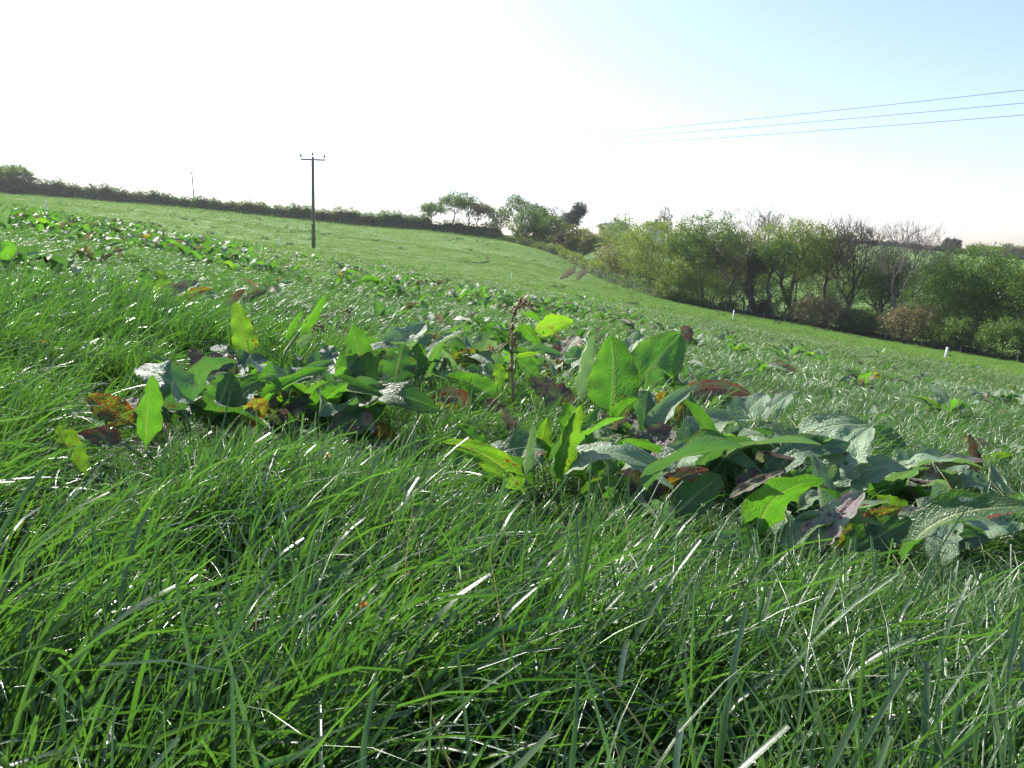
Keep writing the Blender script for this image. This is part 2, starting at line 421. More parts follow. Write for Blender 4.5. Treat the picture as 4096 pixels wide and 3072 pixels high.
# ------------------------------------------------------------------ dock leaves
def leaf_mesh(c0, c1, c2, width, nrm, seed, curl=.3, wave=1., nL=18, nW=4, base_w=.0, petiole=.1, twist=0., blunt=0., fold=0.):
    "one leaf along a quadratic curve through c0, c1 (half way), c2; nrm = where its upper face looks"
    r = np.random.default_rng(seed)
    c0, c1, c2 = [np.array(c, float) for c in (c0, c1, c2)]
    mid = 2 * c1 - .5 * (c0 + c2)
    ts = np.linspace(0, 1, nL + 1)
    P = (1 - ts)[:, None] ** 2 * c0 + 2 * ((1 - ts) * ts)[:, None] * mid + ts[:, None] ** 2 * c2
    D = np.gradient(P, axis=0); D /= np.linalg.norm(D, axis=1)[:, None] + 1e-9
    L = np.linalg.norm(np.diff(P, axis=0), axis=1).sum()
    nrm = np.array(nrm, float)
    tb = np.clip((ts - petiole) / (1 - petiole), 0, 1)
    prof = np.sin(np.pi * np.clip(tb, 0, 1) ** .66) ** .48 * (1 - .2 * tb) * 1.05
    prof = prof * (1 - blunt) + blunt * np.clip(tb * 6, 0, 1) * np.clip((1.02 - tb) * 4, 0, 1) ** .6
    ph = r.uniform(0, 6.28, 6); wfreq = r.uniform(14, 22)
    Vs = []; UV = []
    for k in range(nL + 1):
        t = ts[k]
        n = nrm - D[k] * nrm.dot(D[k]); n /= np.linalg.norm(n) + 1e-9
        s = np.cross(D[k], n)
        a = twist * (t - .5)
        s, n = s * math.cos(a) + n * math.sin(a), n * math.cos(a) - s * math.sin(a)
        hw = .5 * width * max(prof[k], .0)
        hw0 = max(hw, .0028)
        for j in range(-nW, nW + 1):
            e = j / nW; sg = 1 if e > 0 else -1
            jag = 1 + (.07 * math.sin(wfreq * 2.1 * t + ph[0] + 2 * sg) + .05 * math.sin(47 * t + ph[1] * sg)) * abs(e) * wave
            cu = curl * (1 + .5 * math.sin(5 * t + ph[2] + sg))
            th = abs(e) * max(cu, .001) if cu > 0 else abs(e) * min(cu, -.001)
            lx = math.sin(th) / (cu if abs(cu) > .001 else .001); lz = (1 - math.cos(th)) / (cu if abs(cu) > .001 else .001)
            rip = (abs(e) ** 1.5) * .13 * math.sin(wfreq * t + ph[3] + (1.7 if sg > 0 else 0)) * wave
            rip += .05 * math.sin(9 * e + 11 * t + ph[4]) * wave * (abs(e) > .01)
            rip += fold * abs(e)
            q = P[k] + s * (sg * lx * hw0 * jag) + n * (hw0 * (lz + rip) - (.0 if e else .002))
            Vs.append(q); UV.append((.5 + .5 * e, t))
    m = 2 * nW + 1
    i = (np.arange(nL)[:, None] * m + np.arange(m - 1)[None, :]).ravel()
    Fq = np.stack([i, i + 1, i + m + 1, i + m], 1)
    # a few nibbled holes and torn bits of margin
    keep = np.ones(len(Fq), bool)
    if wave > .5:
        for _ in range(r.integers(0, 3)):
            rr, cc = r.integers(3, nL - 1), r.integers(0, m - 1)
            if cc not in (nW - 1, nW): keep[rr * (m - 1) + cc] = False
    return np_mesh('leaf', np.array(Vs), [Fq[keep]], None, np.array(UV), smooth_=True)
def tube_mesh(name, pts, rads, sides=6):
    pts = np.array(pts, float); n = len(pts); D = np.gradient(pts, axis=0); D /= np.linalg.norm(D, axis=1)[:, None] + 1e-9
    Vs = []
    for k in range(n):
        a = np.cross(D[k], [0, .3, 1.] if abs(D[k][2]) < .9 else [1., 0, 0]); a /= np.linalg.norm(a); b = np.cross(D[k], a)
        for j in range(sides):
            t = 2 * math.pi * j / sides; Vs.append(pts[k] + rads[k] * (a * math.cos(t) + b * math.sin(t)))
    Fq = []
    for k in range(n - 1):
        for j in range(sides):
            Fq.append((k * sides + j, k * sides + (j + 1) % sides, (k + 1) * sides + (j + 1) % sides, (k + 1) * sides + j))
    return np_mesh(name, np.array(Vs), [np.array(Fq), np.array([list(range(sides))[::-1], list(range((n - 1) * sides, n * sides))])], smooth_=True)

# --- the big plants in front, leaf by leaf.  zoom windows of the photo give picture points
ZW = {'L': (100, 1100, .7233), 'M': (1500, 1100, .6329), 'R': (2600, 1500, .6763)}
def zp(z, x, y):
    ox, oy, k = ZW[z]; return (ox + x * k) / 4, (oy + y * k) / 4, k / 4
HERO = {}     # plant name -> list of leaves
def H(plant, z, x0, y0, x1, y1, x2, y2, wd, mat, roll=0, dt=.03, dm=0., curl=.5, lift=.09, **kw):
    HERO.setdefault(plant, []).append((z, x0, y0, x1, y1, x2, y2, wd, mat, roll, dt, dm, curl, lift, kw))
# left plant
H('A','L',870,780, 790,590, 610,520, 215,'s',-10,.05,.06,.5)
H('A','L',900,800, 850,700, 800,640, 150,'s',20,.10)
H('A','L',665,970, 680,740, 702,555, 130,'g',40,.0,curl=.7)
H('A','L',610,830, 470,745, 345,665, 160,'r',10,.02)
H('A','L',545,930, 420,890, 290,880, 95,'b',20)
H('A','L',640,790, 590,720, 540,690, 90,'k',25,.05)
H('A','L',270,990, 215,910, 190,830, 95,'y',20)
H('A','L',340,1110, 280,960, 255,850, 90,'y',-20)
H('A','L',1020,640, 970,500, 915,410, 120,'u',15,.05)
H('A','L',1160,590, 1050,520, 930,510, 150,'u',-30,.06,.04)
H('A','L',1110,540, 1090,440, 1040,395, 85,'s',20,.08)
H('A','L',1245,480, 1205,330, 1165,150, 135,'y',15,.05,curl=.4,lift=.14)
H('A','L',1150,580, 1230,490, 1345,470, 125,'s',-35,.05,.05)
H('A','L',1060,780, 1100,650, 1140,545, 210,'d',0,.05)
H('A','L',1230,660, 1290,570, 1370,480, 140,'g',10,.03)
H('A','L',1240,690, 1120,720, 985,850, 165,'s',-35,-.08,.04,.5)
H('A','L',1000,700, 930,770, 880,840, 80,'s',-20,-.05)
H('A','L',1200,840, 1270,750, 1340,690, 140,'r',20)
H('A','L',1130,700, 1160,620, 1200,560, 150,'g',-15,.04)
# left plant, right half
H('B','L',1790,800, 1600,715, 1400,790, 120,'u',-30,-.02,.05,.6)
H('B','L',1480,770, 1380,790, 1290,870, 80,'u',0,-.04,.02)
H('B','L',1340,730, 1440,680, 1530,660, 55,'k',-20)
H('B','L',1960,850, 1790,840, 1640,990, 170,'k',-30,-.06,.06,.6,wave=1.6)
H('B','L',1930,840, 1990,870, 2050,920, 100,'o',10,0)
H('B','L',1500,500, 1650,520, 1820,620, 130,'s',-25,.0,.04,lift=.16)
H('B','L',1410,700, 1480,580, 1545,510, 150,'s',-20,.05,.03,.5)
H('B','L',1560,720, 1590,640, 1640,590, 120,'s',10,.05)
H('B','L',1740,560, 1690,450, 1640,400, 110,'s',-20,.05,lift=.14)
H('B','L',1900,730, 1855,480, 1815,280, 185,'g',20,.03,curl=.5)
H('B','L',1990,680, 2000,600, 1985,545, 60,'p',0)
H('B','L',2010,960, 1930,1000, 1890,1005, 40,'y',0)
H('B','L',1560,620, 1520,520, 1500,440, 90,'g',30,.08,lift=.12)
H('B','L',1440,360, 1480,280, 1535,200, 40,'g',30,.02,lift=.3)
H('B','L',1520,320, 1595,225, 1665,105, 62,'g',30,.02,lift=.3)
H('B','L',1500,400, 1540,360, 1590,330, 60,'p',20,.02,lift=.3)
H('B','L',1390,740, 1440,700, 1420,640, 110,'y',20)
# leaves behind the left plant
H('C','L',400,100, 310,80, 235,70, 70,'g',-20)
H('C','L',520,170, 520,90, 480,35, 115,'y',10)
H('C','L',650,170, 610,100, 570,60, 120,'y',0)
H('C','L',650,90, 680,20, 650,-40, 95,'g',10)
H('C','L',735,110, 750,30, 680,-20, 75,'y',10,curl=.5)
H('C','L',410,40, 330,30, 255,50, 50,'s',-40)
H('C','L',390,70, 420,30, 450,-5, 40,'p',-20)
H('C','L',700,180, 660,120, 640,90, 90,'y',10)
H('D','L',700,170, 830,95, 965,35, 80,'k',-30,.1,.05)
H('D','L',820,150, 920,100, 1030,75, 50,'o',-10,.05)
H('D','L',1110,170, 1160,120, 1215,80, 50,'b',20)
H('D','L',1200,160, 1260,120, 1335,85, 45,'u',-20)
H('D','L',1040,140, 1060,120, 1090,130, 70,'s',-20)
# tall leaves between the plants
H('E','M',130,700, 150,560, 190,440, 240,'d',-5,.05)
H('E','M',20,540, 170,420, 320,310, 180,'p',-40,.10,.03)
H('E','M',255,660, 265,540, 275,430, 150,'g',15,.03)
H('E','M',20,700, 50,680, 60,650, 80,'k',0)
H('E','M',0,640, 40,600, 80,560, 130,'s',0)
H('E','M',440,630, 350,640, 270,690, 75,'s',-35)
H('E','M',385,460, 360,410, 335,375, 95,'r',10)
# plant with the seeded stalk
H('G','M',750,410, 700,330, 632,283, 62,'g',25,.02,lift=.25)
H('G','M',870,412, 820,375, 750,335, 42,'g',25,.02,lift=.25)
H('G','M',850,475, 800,430, 755,375, 55,'g',25,.02,lift=.25)
H('G','M',900,290, 990,380, 1058,492, 70,'g',35,.02,lift=.25)
H('G','M',880,480, 830,430, 790,380, 55,'g',25,.02,lift=.25)
H('G','M',890,530, 960,590, 1040,650, 130,'d',-10,.02,lift=.2)
H('G','M',1000,360, 1110,310, 1255,300, 100,'y',20,.10,lift=.2)
H('G','M',890,520, 950,500, 1040,490, 35,'y',30,.02,lift=.22)
H('G','M',880,198, 840,172, 795,153, 28,'g',0,lift=.3)
H('G','M',900,205, 940,180, 960,165, 30,'b',0,lift=.3)
H('G','M',930,240, 990,250, 1040,290, 40,'g',20,lift=.28)
H('G','M',710,620, 600,540, 470,530, 145,'r',15,.04)
H('G','M',840,600, 760,560, 690,500, 110,'y',15,.04)
H('G','M',820,700, 700,640, 560,600, 150,'s',-20,.06,.02)
H('G','M',790,810, 640,700, 450,640, 160,'g',10,.03)
H('G','M',800,720, 790,640, 780,560, 110,'y',20)
H('G','M',620,840, 470,770, 335,815, 130,'b',-20,-.02,.05,.7,wave=1.7)
H('G','M',560,820, 450,835, 350,830, 75,'o',-10,-.03)
H('G','M',800,880, 745,830, 705,785, 100,'b',10,wave=1.6)
H('G','M',440,640, 435,590, 440,530, 40,'b',20)
H('G','M',895,1040, 850,930, 820,840, 95,'k',20)
H('G','M',1170,570, 1215,470, 1275,385, 130,'k',-15,.08)
H('G','M',1230,610, 1250,520, 1290,450, 90,'s',20,.06)
H('G','M',1260,880, 1130,760, 985,650, 200,'u',5,.05)
H('G','M',1180,640, 1140,590, 1100,545, 120,'r',10,.05)
H('G','M',940,830, 900,740, 880,670, 110,'g',20,.05)
# big leaves, centre right
H('J','M',1490,900, 1512,650, 1495,385, 345,'g',0,.05,curl=.35,nL=24,nW=6,wave=.5)
H('J','M',1315,820, 1305,610, 1378,375, 135,'p',48,.03,curl=.8)
H('J','M',1655,720, 1790,540, 1935,375, 330,'g',-12,.06,curl=.25,nL=24,nW=6,wave=.6)
H('J','M',1930,400, 1965,370, 1990,325, 70,'b',20,.06,lift=.3)
H('J','M',1650,560, 1655,450, 1668,345, 70,'p',15,.05,lift=.14)
H('J','M',1590,560, 1630,450, 1660,350, 90,'p',-40,.12,lift=.14)
H('J','M',1500,960, 1560,860, 1668,785, 140,'g',10,-.02)
H('J','M',1490,1010, 1430,950, 1480,885, 110,'k',-10,-.03,wave=1.8)
H('J','M',1640,640, 1750,640, 1900,570, 160,'g',-40,.10,lift=.14)
H('J','M',1700,780, 1780,680, 1860,640, 150,'d',10,.08)
H('K','M',1740,1020, 1785,870, 1845,735, 190,'r',5,.04)
H('K','M',1900,950, 1935,870, 1985,795, 140,'r',-15,.04)
H('K','M',1690,1160, 1780,1060, 1880,960, 240,'u',-5,.05)
H('K','M',1600,1200, 1650,1120, 1760,1080, 170,'d',-10,.05)
H('K','M',1440,1030, 1530,950, 1612,845, 50,'k',25,0)
H('K','M',1560,1040, 1620,950, 1680,900, 150,'u',-20,.05)
H('K','M',2170,1270, 2110,990, 1962,795, 115,'g',20,.03,curl=.6,twist=.7)
H('K','M',2080,1260, 2130,1150, 2150,1040, 120,'g',20,.04)
H('K','M',1870,1310, 1925,1180, 1985,1065, 240,'p',-20,.06,.02,blunt=.8)
H('K','M',1785,1375, 1940,1280, 2110,1235, 130,'b',-15,.02,.03)
H('K','M',1790,1390, 1850,1330, 1930,1290, 100,'o',10,.0)
H('K','M',1890,1530, 2030,1390, 2190,1270, 260,'d',0,.03)
H('K','M',1910,1560, 1820,1500, 1740,1430, 110,'p',-10,-.02,wave=1.8)
H('K','M',2090,880, 1990,900, 1930,860, 110,'g',0,.05)
# front centre
H('N','M',1150,1310, 1205,1070, 1302,825, 150,'y',35,.03,curl=.7)
H('N','M',1130,1310, 1150,1120, 1260,860, 80,'s',60,.03,curl=.4)
H('N','M',950,1390, 740,1170, 435,1060, 185,'y',8,.02,nL=24,nW=6)
H('N','M',710,1110, 600,1010, 510,950, 115,'g',10,.04)
H('N','M',1050,1190, 1060,1050, 1092,905, 125,'y',10,.03)
H('N','M',945,1280, 970,1110, 1005,950, 85,'p',45,.03,curl=.8)
H('N','M',1410,1300, 1385,1150, 1330,1010, 95,'g',35,.03)
H('N','M',1490,1290, 1400,1140, 1280,1020, 230,'p',-10,.07)
H('N','M',1300,1200, 1260,1110, 1240,1010, 140,'s',10,.06)
H('N','M',1545,1280, 1550,1150, 1545,1035, 75,'g',25,.03)
H('N','M',1280,1400, 1440,1320, 1625,1290, 100,'y',-25,.02,.03)
H('N','M',1790,1450, 1690,1330, 1530,1250, 180,'u',-10,.03)
H('N','M',1500,1240, 1540,1160, 1640,1090, 170,'p',-10,.08)
# right-hand plants
H('P','R',480,300, 585,200, 690,110, 140,'p',-25,.10,.02)
H('P','R',560,300, 700,205, 855,95, 150,'s',-20,.12,.02)
H('P','R',380,260, 440,220, 560,160, 150,'d',-10,.08)
H('P','R',150,200, 340,80, 615,125, 110,'b',-15,.06,.04,.6)
H('P','R',390,210, 480,150, 600,115, 60,'k',-20,.03)
H('P','R',440,370, 540,312, 665,350, 60,'s',-40,.0,.05)
H('P','R',150,290, 200,230, 245,185, 130,'r',0,.03)
H('P','R',200,160, 215,110, 235,60, 60,'y',15,.05,lift=.14)
H('Q','R',600,560, 620,450, 580,350, 220,'p',-15,.06,.04,wave=1.5)
H('Q','R',860,620, 830,440, 740,290, 270,'p',-10,.08,.02,nL=22,nW=6)
H('Q','R',1000,620, 900,560, 930,370, 150,'g',20,.06)
H('Q','R',1000,700, 1130,460, 1300,310, 280,'p',-25,.10,.05,.5,nL=22,nW=6)
H('Q','R',1470,530, 1400,400, 1320,305, 190,'s',-5,.06,wave=1.6)
H('Q','R',450,740, 620,640, 792,568, 60,'k',-20,.04)
H('Q','R',520,700, 580,620, 640,560, 120,'u',0,.05)
H('Q','R',1130,350, 1150,270, 1110,210, 60,'s',20,.05)
H('S','R',735,690, 880,610, 1045,530, 110,'g',-25,.03,.02)
H('S','R',1085,720, 1270,570, 1525,560, 200,'p',-25,.02,.06,.6,nL=22,nW=6)
H('S','R',1270,700, 1400,640, 1520,590, 150,'g',10,.03)
H('S','R',1480,600, 1650,560, 1860,500, 230,'p',-35,.10,.02,nL=22,nW=6)
H('S','R',1910,620, 1915,500, 1885,350, 90,'b',20,.02,curl=.9,wave=1.8)
H('S','R',1950,545, 2050,505, 2150,475, 80,'y',-10,.02)
H('S','R',2050,700, 1910,625, 1765,650, 100,'p',-30,.0,.04)
H('S','R',870,810, 960,720, 1085,705, 75,'p',-30,.03,.04,.7)
H('S','R',830,760, 810,750, 780,740, 50,'b',0,wave=1.8)
H('T','R',930,1060, 1070,880, 1265,690, 200,'l',-20,.06,.02,nL=22,nW=6)
H('T','R',1100,1020, 1300,870, 1500,785, 120,'r',-10,.03)
H('T','R',1560,810, 1400,760, 1260,740, 110,'y',-10,.03)
H('T','R',1130,1050, 1340,960, 1540,850, 220,'d',-15,.05)
H('T','R',970,1060, 1020,1030, 1060,1010, 70,'y',-10)
H('U','R',1580,920, 1880,850, 2185,865, 270,'p',-35,.08,.03,nL=24,nW=6)
H('U','R',1540,910, 1640,860, 1770,880, 170,'s',-35,.05)
H('U','R',1700,1010, 1850,960, 2000,960, 140,'d',-30,.04)
H('V','R',420,1050, 460,980, 505,925, 140,'p',0,.03)
H('V','R',600,1040, 580,950, 560,880, 130,'d',5,.03)
HL = {
 'A': 'large dock plant at left with silvery puckered leaves and one red-spotted leaf',
 'B': 'dock plant with a leaning green stalk and a folded pinkish leaf at its foot',
 'C': 'bright green dock clump behind the silvery left-hand dock, in open grass',
 'D': 'flattened tan and red dock leaves lying behind the left-hand dock plants',
 'E': 'tall broad-leaved dock with dark leaves left of the brown seeded stalk',
 'G': 'dock plant with a tall brown seeded stalk and curled withered leaves below',
 'J': 'tallest dock plant with two huge upright backlit leaves, one brown-tipped',
 'K': 'dock plant with red-spotted yellowing leaves and a square-ended pale leaf, right of the tallest dock',
 'N': 'low front dock with a long yellow-green leaf reaching left and a narrow upright one',
 'P': 'dock plant with a reddish-brown folded leaf and long grey-green leaves behind',
 'Q': 'dock plant with big pale arching leaves at right, in front of the reddish folded leaf',
 'S': 'dock plant with a humped pale leaf and a crinkled upright red-brown leaf at far right',
 'T': 'dock plant with a purplish leaf beside a red-spotted yellow leaf, nearest at right',
 'U': 'dock plant with a broad flat grey leaf flecked dull red at the right edge',
 'V': 'two small rounded dock leaves half hidden in grass at lower right',
}
def rosette(seed, n, size, mats, spread=1.0, sparse=False, detail=(10, 3)):
    "leaves of one dock as (mesh, material key) round a common foot"
    r = random.Random(seed); out = []
    for i in range(n):
        a = i / n * 6.283 + r.uniform(-.4, .4)
        L = size * r.uniform(.6, 1.15); el = r.uniform(.25, 1.15) if i % 2 else r.uniform(.7, 1.4)
        h = Vector((math.cos(a), math.sin(a), 0))
        foot = h * .03 * r.uniform(.3, 2.5) + Vector((0, 0, .04))
        c1 = foot + h * L * .5 * math.cos(el) + Vector((0, 0, L * .5 * math.sin(el)))
        e2 = el - r.uniform(.3, 1.5)
        c2 = c1 + h * L * .5 * math.cos(e2) + Vector((0, 0, L * .5 * math.sin(e2)))
        c2 = c2 + Vector((.05, 0, 0))
        n_ = Vector((-h.x * math.sin(el), -h.y * math.sin(el), math.cos(el))) + Vector((r.uniform(-.4, .4), r.uniform(-.4, .4), 0))
        out.append((leaf_mesh(foot, c1, c2, L * r.uniform(.30, .50), n_, seed * 31 + i, curl=r.uniform(.2, 1.1), wave=1.3, nL=detail[0], nW=detail[1], twist=r.uniform(-.6, .6)), r.choice(mats)))
    return out
hero_xy = []; leaf_xy = []
for pl, leaves in HERO.items():
    pts = []; built = []
    for i, (z, x0, y0, x1, y1, x2, y2, wd, mat, roll, dt, dm, curl, lift, kw) in enumerate(leaves):
        u0, v0, k = zp(z, x0, y0); u1, v1, _ = zp(z, x1, y1); u2, v2, _ = zp(z, x2, y2)
        d0 = hit(u0, v0, lift)
        d2 = d0 + dt * d0 / 2; d1 = (d0 + d2) / 2 + dm * -.4
        a, b, c = at(u0, v0, d0), at(u1, v1, d1), at(u2, v2, d2)
        # whichever side is up counts as the upper face
        view = -b.normalized(); t = (c - a).normalized()
        n = (view - t * view.dot(t)).normalized(); s = t.cross(n)
        rr = R(roll) if roll >= 0 else 0
        n = n * math.cos(rr) + s * math.sin(rr)
        if roll < 0:            # tilt the face up towards the sky
            if mat in 'splku':           # broad faces turned between the sun and the path, so the wax shines
                h = (sv + view).normalized(); wt_ = {'s': .85, 'p': .62, 'l': .7, 'k': .7, 'u': .55}[mat]
                n = (n * (1 - wt_) + (h - t * h.dot(t)).normalized() * wt_).normalized()
            else:
                up = Vector((0, 0, 1)); n = (n * math.cos(R(-roll)) + (up - t * up.dot(t)).normalized() * math.sin(R(-roll))).normalized()
        wdt = wd * k / F * d1 / max(.6, n.dot(view))
        built.append((a, b, c, wdt, n, curl, mat, i, kw)); pts.append(a)
        if lift < .13: leaf_xy.append((a.x, a.y, .03)); leaf_xy.append((b.x, b.y - .03, wdt * .35))
    cx = sum(p.x for p in pts) / len(pts); cyy = sum(p.y for p in pts) / len(pts)
    base = Vector((cx, cyy, float(terrain(cx, cyy))))
    e = ob('dock_plant', None, loc=base); tag(e, HL[pl], 'dock plant', 'large docks in the foreground')
    hero_xy.append((cx, cyy))
    for (a, b, c, wdt, n, curl, mat, i, kw) in built:
        args = dict(nL=18, nW=4, wave=1.25); args.update(kw)
        o = ob('leaf', leaf_mesh(a - base, b - base, c - base, wdt, n, sum(map(ord, pl)) * 97 + i, curl=curl, **args), DM[mat], e)
        # the leafstalk runs from the leaf foot down to the crown of the plant
        g0 = Vector((a.x * .6 + cx * .4, a.y * .6 + cyy * .4, 0)); g0.z = float(terrain(g0.x, g0.y)) - .01
        if (a - g0).length < .6 and kw.get('lift', 0) == 0 and (a.z - float(terrain(a.x, a.y))) < .2:
            m = (a + g0) / 2 + (a - b) * .12
            q = [((1 - t) ** 2) * (g0 - base) + 2 * t * (1 - t) * (m - base) + t * t * (a - base) for t in (0, .25, .5, .75, 1)]
            ob('leafstalk', tube_mesh('leafstalk', q, [.004, .0036, .0033, .003, .0028], 5), M_PET, o)
    for rep_ in range({'G': 2, 'J': 2, 'K': 2, 'Q': 2, 'S': 2, 'A': 1, 'B': 2, 'N': 1, 'T': 1, 'E': 1}.get(pl, 0)):
        rz_ = random.Random(ord(pl) + 400 * rep_)
        rad = max(.06, .5 * (max(p.x for p in pts) - min(p.x for p in pts)) * .8)
        for m, k in rosette(ord(pl) * 3 + 57 * rep_, 13, .24 if pl in 'NA' else .28, 'pppgspgdpl' if pl in 'QST' else 'gdgsdpgspgp', detail=(12, 4)):
            off = Vector((rz_.uniform(-rad, rad), rz_.uniform(-.12, .14), 0)); off.z = float(terrain(base.x + off.x, base.y + off.y)) - base.z
            ob('leaf', m, DM[k], e, loc=off); leaf_xy.append((base.x + off.x, base.y + off.y, .03))
    if pl in ('G', 'B'):
        zz = 'M' if pl == 'G' else 'L'
        path = [(885, 900), (872, 760), (866, 600), (866, 420), (862, 300), (880, 240), (905, 175)] if pl == 'G' else [(1395, 650), (1415, 520), (1440, 420), (1500, 340), (1560, 250)]
        u, v, k = zp(zz, *path[0]); d0 = hit(u, v, .06)
        q = [at(*zp(zz, *p)[:2], d0 + .01 * i) - base for i, p in enumerate(path)]
        g0 = Vector((q[0].x, q[0].y, float(terrain(q[0].x + base.x, q[0].y + base.y)) - base.z - .01))
        q = [g0] + q
        st = ob('stalk', tube_mesh('stalk', q, list(np.linspace(.0075, .003, len(q))), 7), M_STEM if pl == 'G' else M_PET, e)
        rr = random.Random(5)
        if pl == 'G':
            for (x, y) in [(862, 480), (868, 330), (885, 235), (860, 590)]:           # swollen red joints of the stalk
                uu, vv, _ = zp('M', x, y); c = at(uu, vv, d0 + .005) - base
                ob('joint', tube_mesh('joint', [c - Vector((0, 0, .010)), c, c + Vector((0, 0, .012))], [.005, .0068, .0045], 7), M_STEMR, st)
        spots = [(920, 170), (945, 185), (900, 215), (880, 420), (893, 440), (750, 480), (770, 490), (735, 475), (880, 340), (905, 300), (845, 230), (965, 175), (985, 200), (1000, 190), (870, 380), (915, 160)] if pl == 'G' else [(1600, 300), (1620, 280), (1650, 300), (1570, 270), (1790, 200), (1780, 230)]
        for (x, y) in spots:                                                     # knots of dry seed on thin twigs
            uu, vv, _ = zp(zz, x, y); c = at(uu, vv, d0 + rr.uniform(0, .04)) - base
            Vs = []; Fs = []
            for j in range(16):
                o3 = Vector((rr.gauss(0, .008), rr.gauss(0, .008), rr.gauss(0, .008))); sz = rr.uniform(.0018, .004)
                bse = len(Vs)
                for dd in ((1, 0, 0), (0, 1, 0), (-1, 0, 0), (0, -1, 0), (0, 0, 1.3), (0, 0, -1.3)): Vs.append(tuple(c + o3 + Vector(dd) * sz))
                for (p_, q_) in ((0, 1), (1, 2), (2, 3), (3, 0)): Fs += [(bse + p_, bse + q_, bse + 4), (bse + q_, bse + p_, bse + 5)]
            sc_ = ob('seed_cluster', np_mesh('seed_cluster', np.array(Vs), [np.array(Fs)]), M_STEMR if (x + y) % 3 else M_STEM, st)
            near_q = min(q, key=lambda a_: (a_ - c).length)
            ob('twig', tube_mesh('twig', [near_q, (near_q + c) / 2 + Vector((0, 0, .006)), c], [.0018, .0014, .001], 4), M_STEM, st)

# --- smaller docks in the middle distance
MIX = 'ggggyssppdkrupd'
protos = []
for i in range(8):
    leaves = rosette(900 + i, 7 + i % 4, .25, MIX if i % 3 else 'ggyyssp')
    e = ob('dock_plant', None)
    for m, k in leaves: ob('leaf', m, DM[k], e)
    protos.append(e)
def put(proto, u, v, scale, rz, label, group, first=None):
    d = hit(u, v, 0.05)
    s, q = ray(u, v); x = float(s) * d
    o = copy_tree(proto); o.location = (x, d, float(terrain(x, d))); o.scale = (scale,) * 3; o.rotation_euler = (0, 0, rz)
    tag(o, label, 'dock plant', group); return o
# picture points are 1024 x 768
NAMED = [
 (810, 357, 1.15, 'dock clump with a pale curled leaf standing alone on the right-hand slope'),
 (859, 388, 1.2, 'dock clump in grass right of the middle, ahead of the reddish fallen leaf'),
 (893, 385, 0.8, 'small spreading dock just right of a larger clump on the right slope'),
 (945, 415, 1.1, 'grey-leaved dock near the right edge beside a red-brown dead leaf'),
 (985, 400, 0.9, 'dock with blunt blue-grey leaves close to the right edge'),
 (1015, 392, 0.8, 'reddish dock at the right edge of the open grass'),
 (735, 352, 0.9, 'dock just right of the brown tip of the tallest dock'),
 (690, 345, 0.9, 'dock with drooping leaves on the slope behind the tallest dock'),
 (765, 372, 0.9, 'crumpled pale dock to the right of the tallest dock'),
 (505, 315, 1.1, 'dark-leaved dock clump behind the seeded stalk, left part'),
 (540, 318, 1.1, 'dock clump behind the seeded stalk, right part, with glossy leaves'),
 (565, 322, 0.9, 'small dock at the right end of the clumps behind the stalk'),
 (310, 285, 1.2, 'dock clump in the field below the near electricity pole'),
 (345, 282, 1.0, 'dock to the right of the clump below the near pole'),
 (378, 288, 1.1, 'dark dock near the middle of the row crossing the field'),
 (395, 296, 0.9, 'low glossy dock at the right end of the row crossing the field'),
 (415, 310, 0.8, 'pale green dock left of the seeded stalk in open grass'),
 (95, 262, 1.1, 'dock with one tall dark folded leaf in the left of the field'),
 (58, 276, 1.2, 'yellow-green dock low in the grass at the left'),
 (6, 268, 1.2, 'reddish dock cut by the left edge of the picture'),
 (120, 258, .8, 'small dock right of the one with a tall folded leaf'),
 (20, 227, 1.3, 'dock at the left end of the far row of docks'),
 (48, 234, 1.3, 'dock second from the left in the far row'),
 (75, 240, 1.2, 'bright-leaved dock third from the left in the far row'),
 (118, 240, 1.2, 'tall-leaved dock left of the dense patch in the far row'),
 (152, 245, 1.4, 'dense dark dock patch in the middle of the far row'),
 (172, 247, 1.3, 'dock clump at the right of the dense patch in the far row'),
 (215, 250, 1.1, 'dock with a curled brown leaf at the right end of the far row'),
 (265, 252, 1.1, 'low dock to the left of the white stake below the near pole'),
 (200, 262, 1.0, 'yellow-green dock in open grass below the far row'),
 (232, 272, 0.9, 'pale dock left of the clumps below the near pole'),
 (440, 300, 0.9, 'low dock in the field left of the middle white stake'),
 (470, 290, 1.0, 'scruffy dock just below the middle white stake, left side'),
 (525, 296, 1.0, 'scruffy dock just below the middle white stake, right side'),
]
rr = random.Random(11)
for i, (u, v, sc, lb) in enumerate(NAMED):
    put(protos[i % 8], u, v, sc * .95, rr.uniform(0, 6.28), lb, 'docks in the middle of the field')
# many more, each a single small mesh
def joined(leaves):
    Vs = []; Fs = []; UV = []; mi = []; keys = []; o = 0
    for m, k in leaves:
        n = len(m.vertices); a = np.empty(n * 3, np.float32); m.vertices.foreach_get('co', a); Vs.append(a.reshape(-1, 3))
        f = np.array([p.vertices[:] for p in m.polygons]); Fs.append(f + o); o += n
        uvl = m.uv_layers[0].data; uv = np.zeros((n, 2), np.float32)
        for l in m.loops: uv[l.vertex_index] = uvl[l.index].uv
        UV.append(uv)
        if k not in keys: keys.append(k)
        mi += [keys.index(k)] * len(f)
    me = np_mesh('dock_plant', np.concatenate(Vs), [np.concatenate(Fs)], None, np.concatenate(UV), smooth_=True)
    for k in keys: me.materials.append(DM[k])
    me.polygons.foreach_set('material_index', np.array(mi, np.int32))
    return me
small = [joined(rosette(1700 + i, 5 + i % 3, .24, 'gggddsssppssgdkdp', detail=(9, 2))) for i in range(9)]
def clear_of(x, y, r=.45): return all((x - a) ** 2 + (y - b) ** 2 > r * r for a, b in hero_xy)
cand = []
r = np.random.default_rng(21)
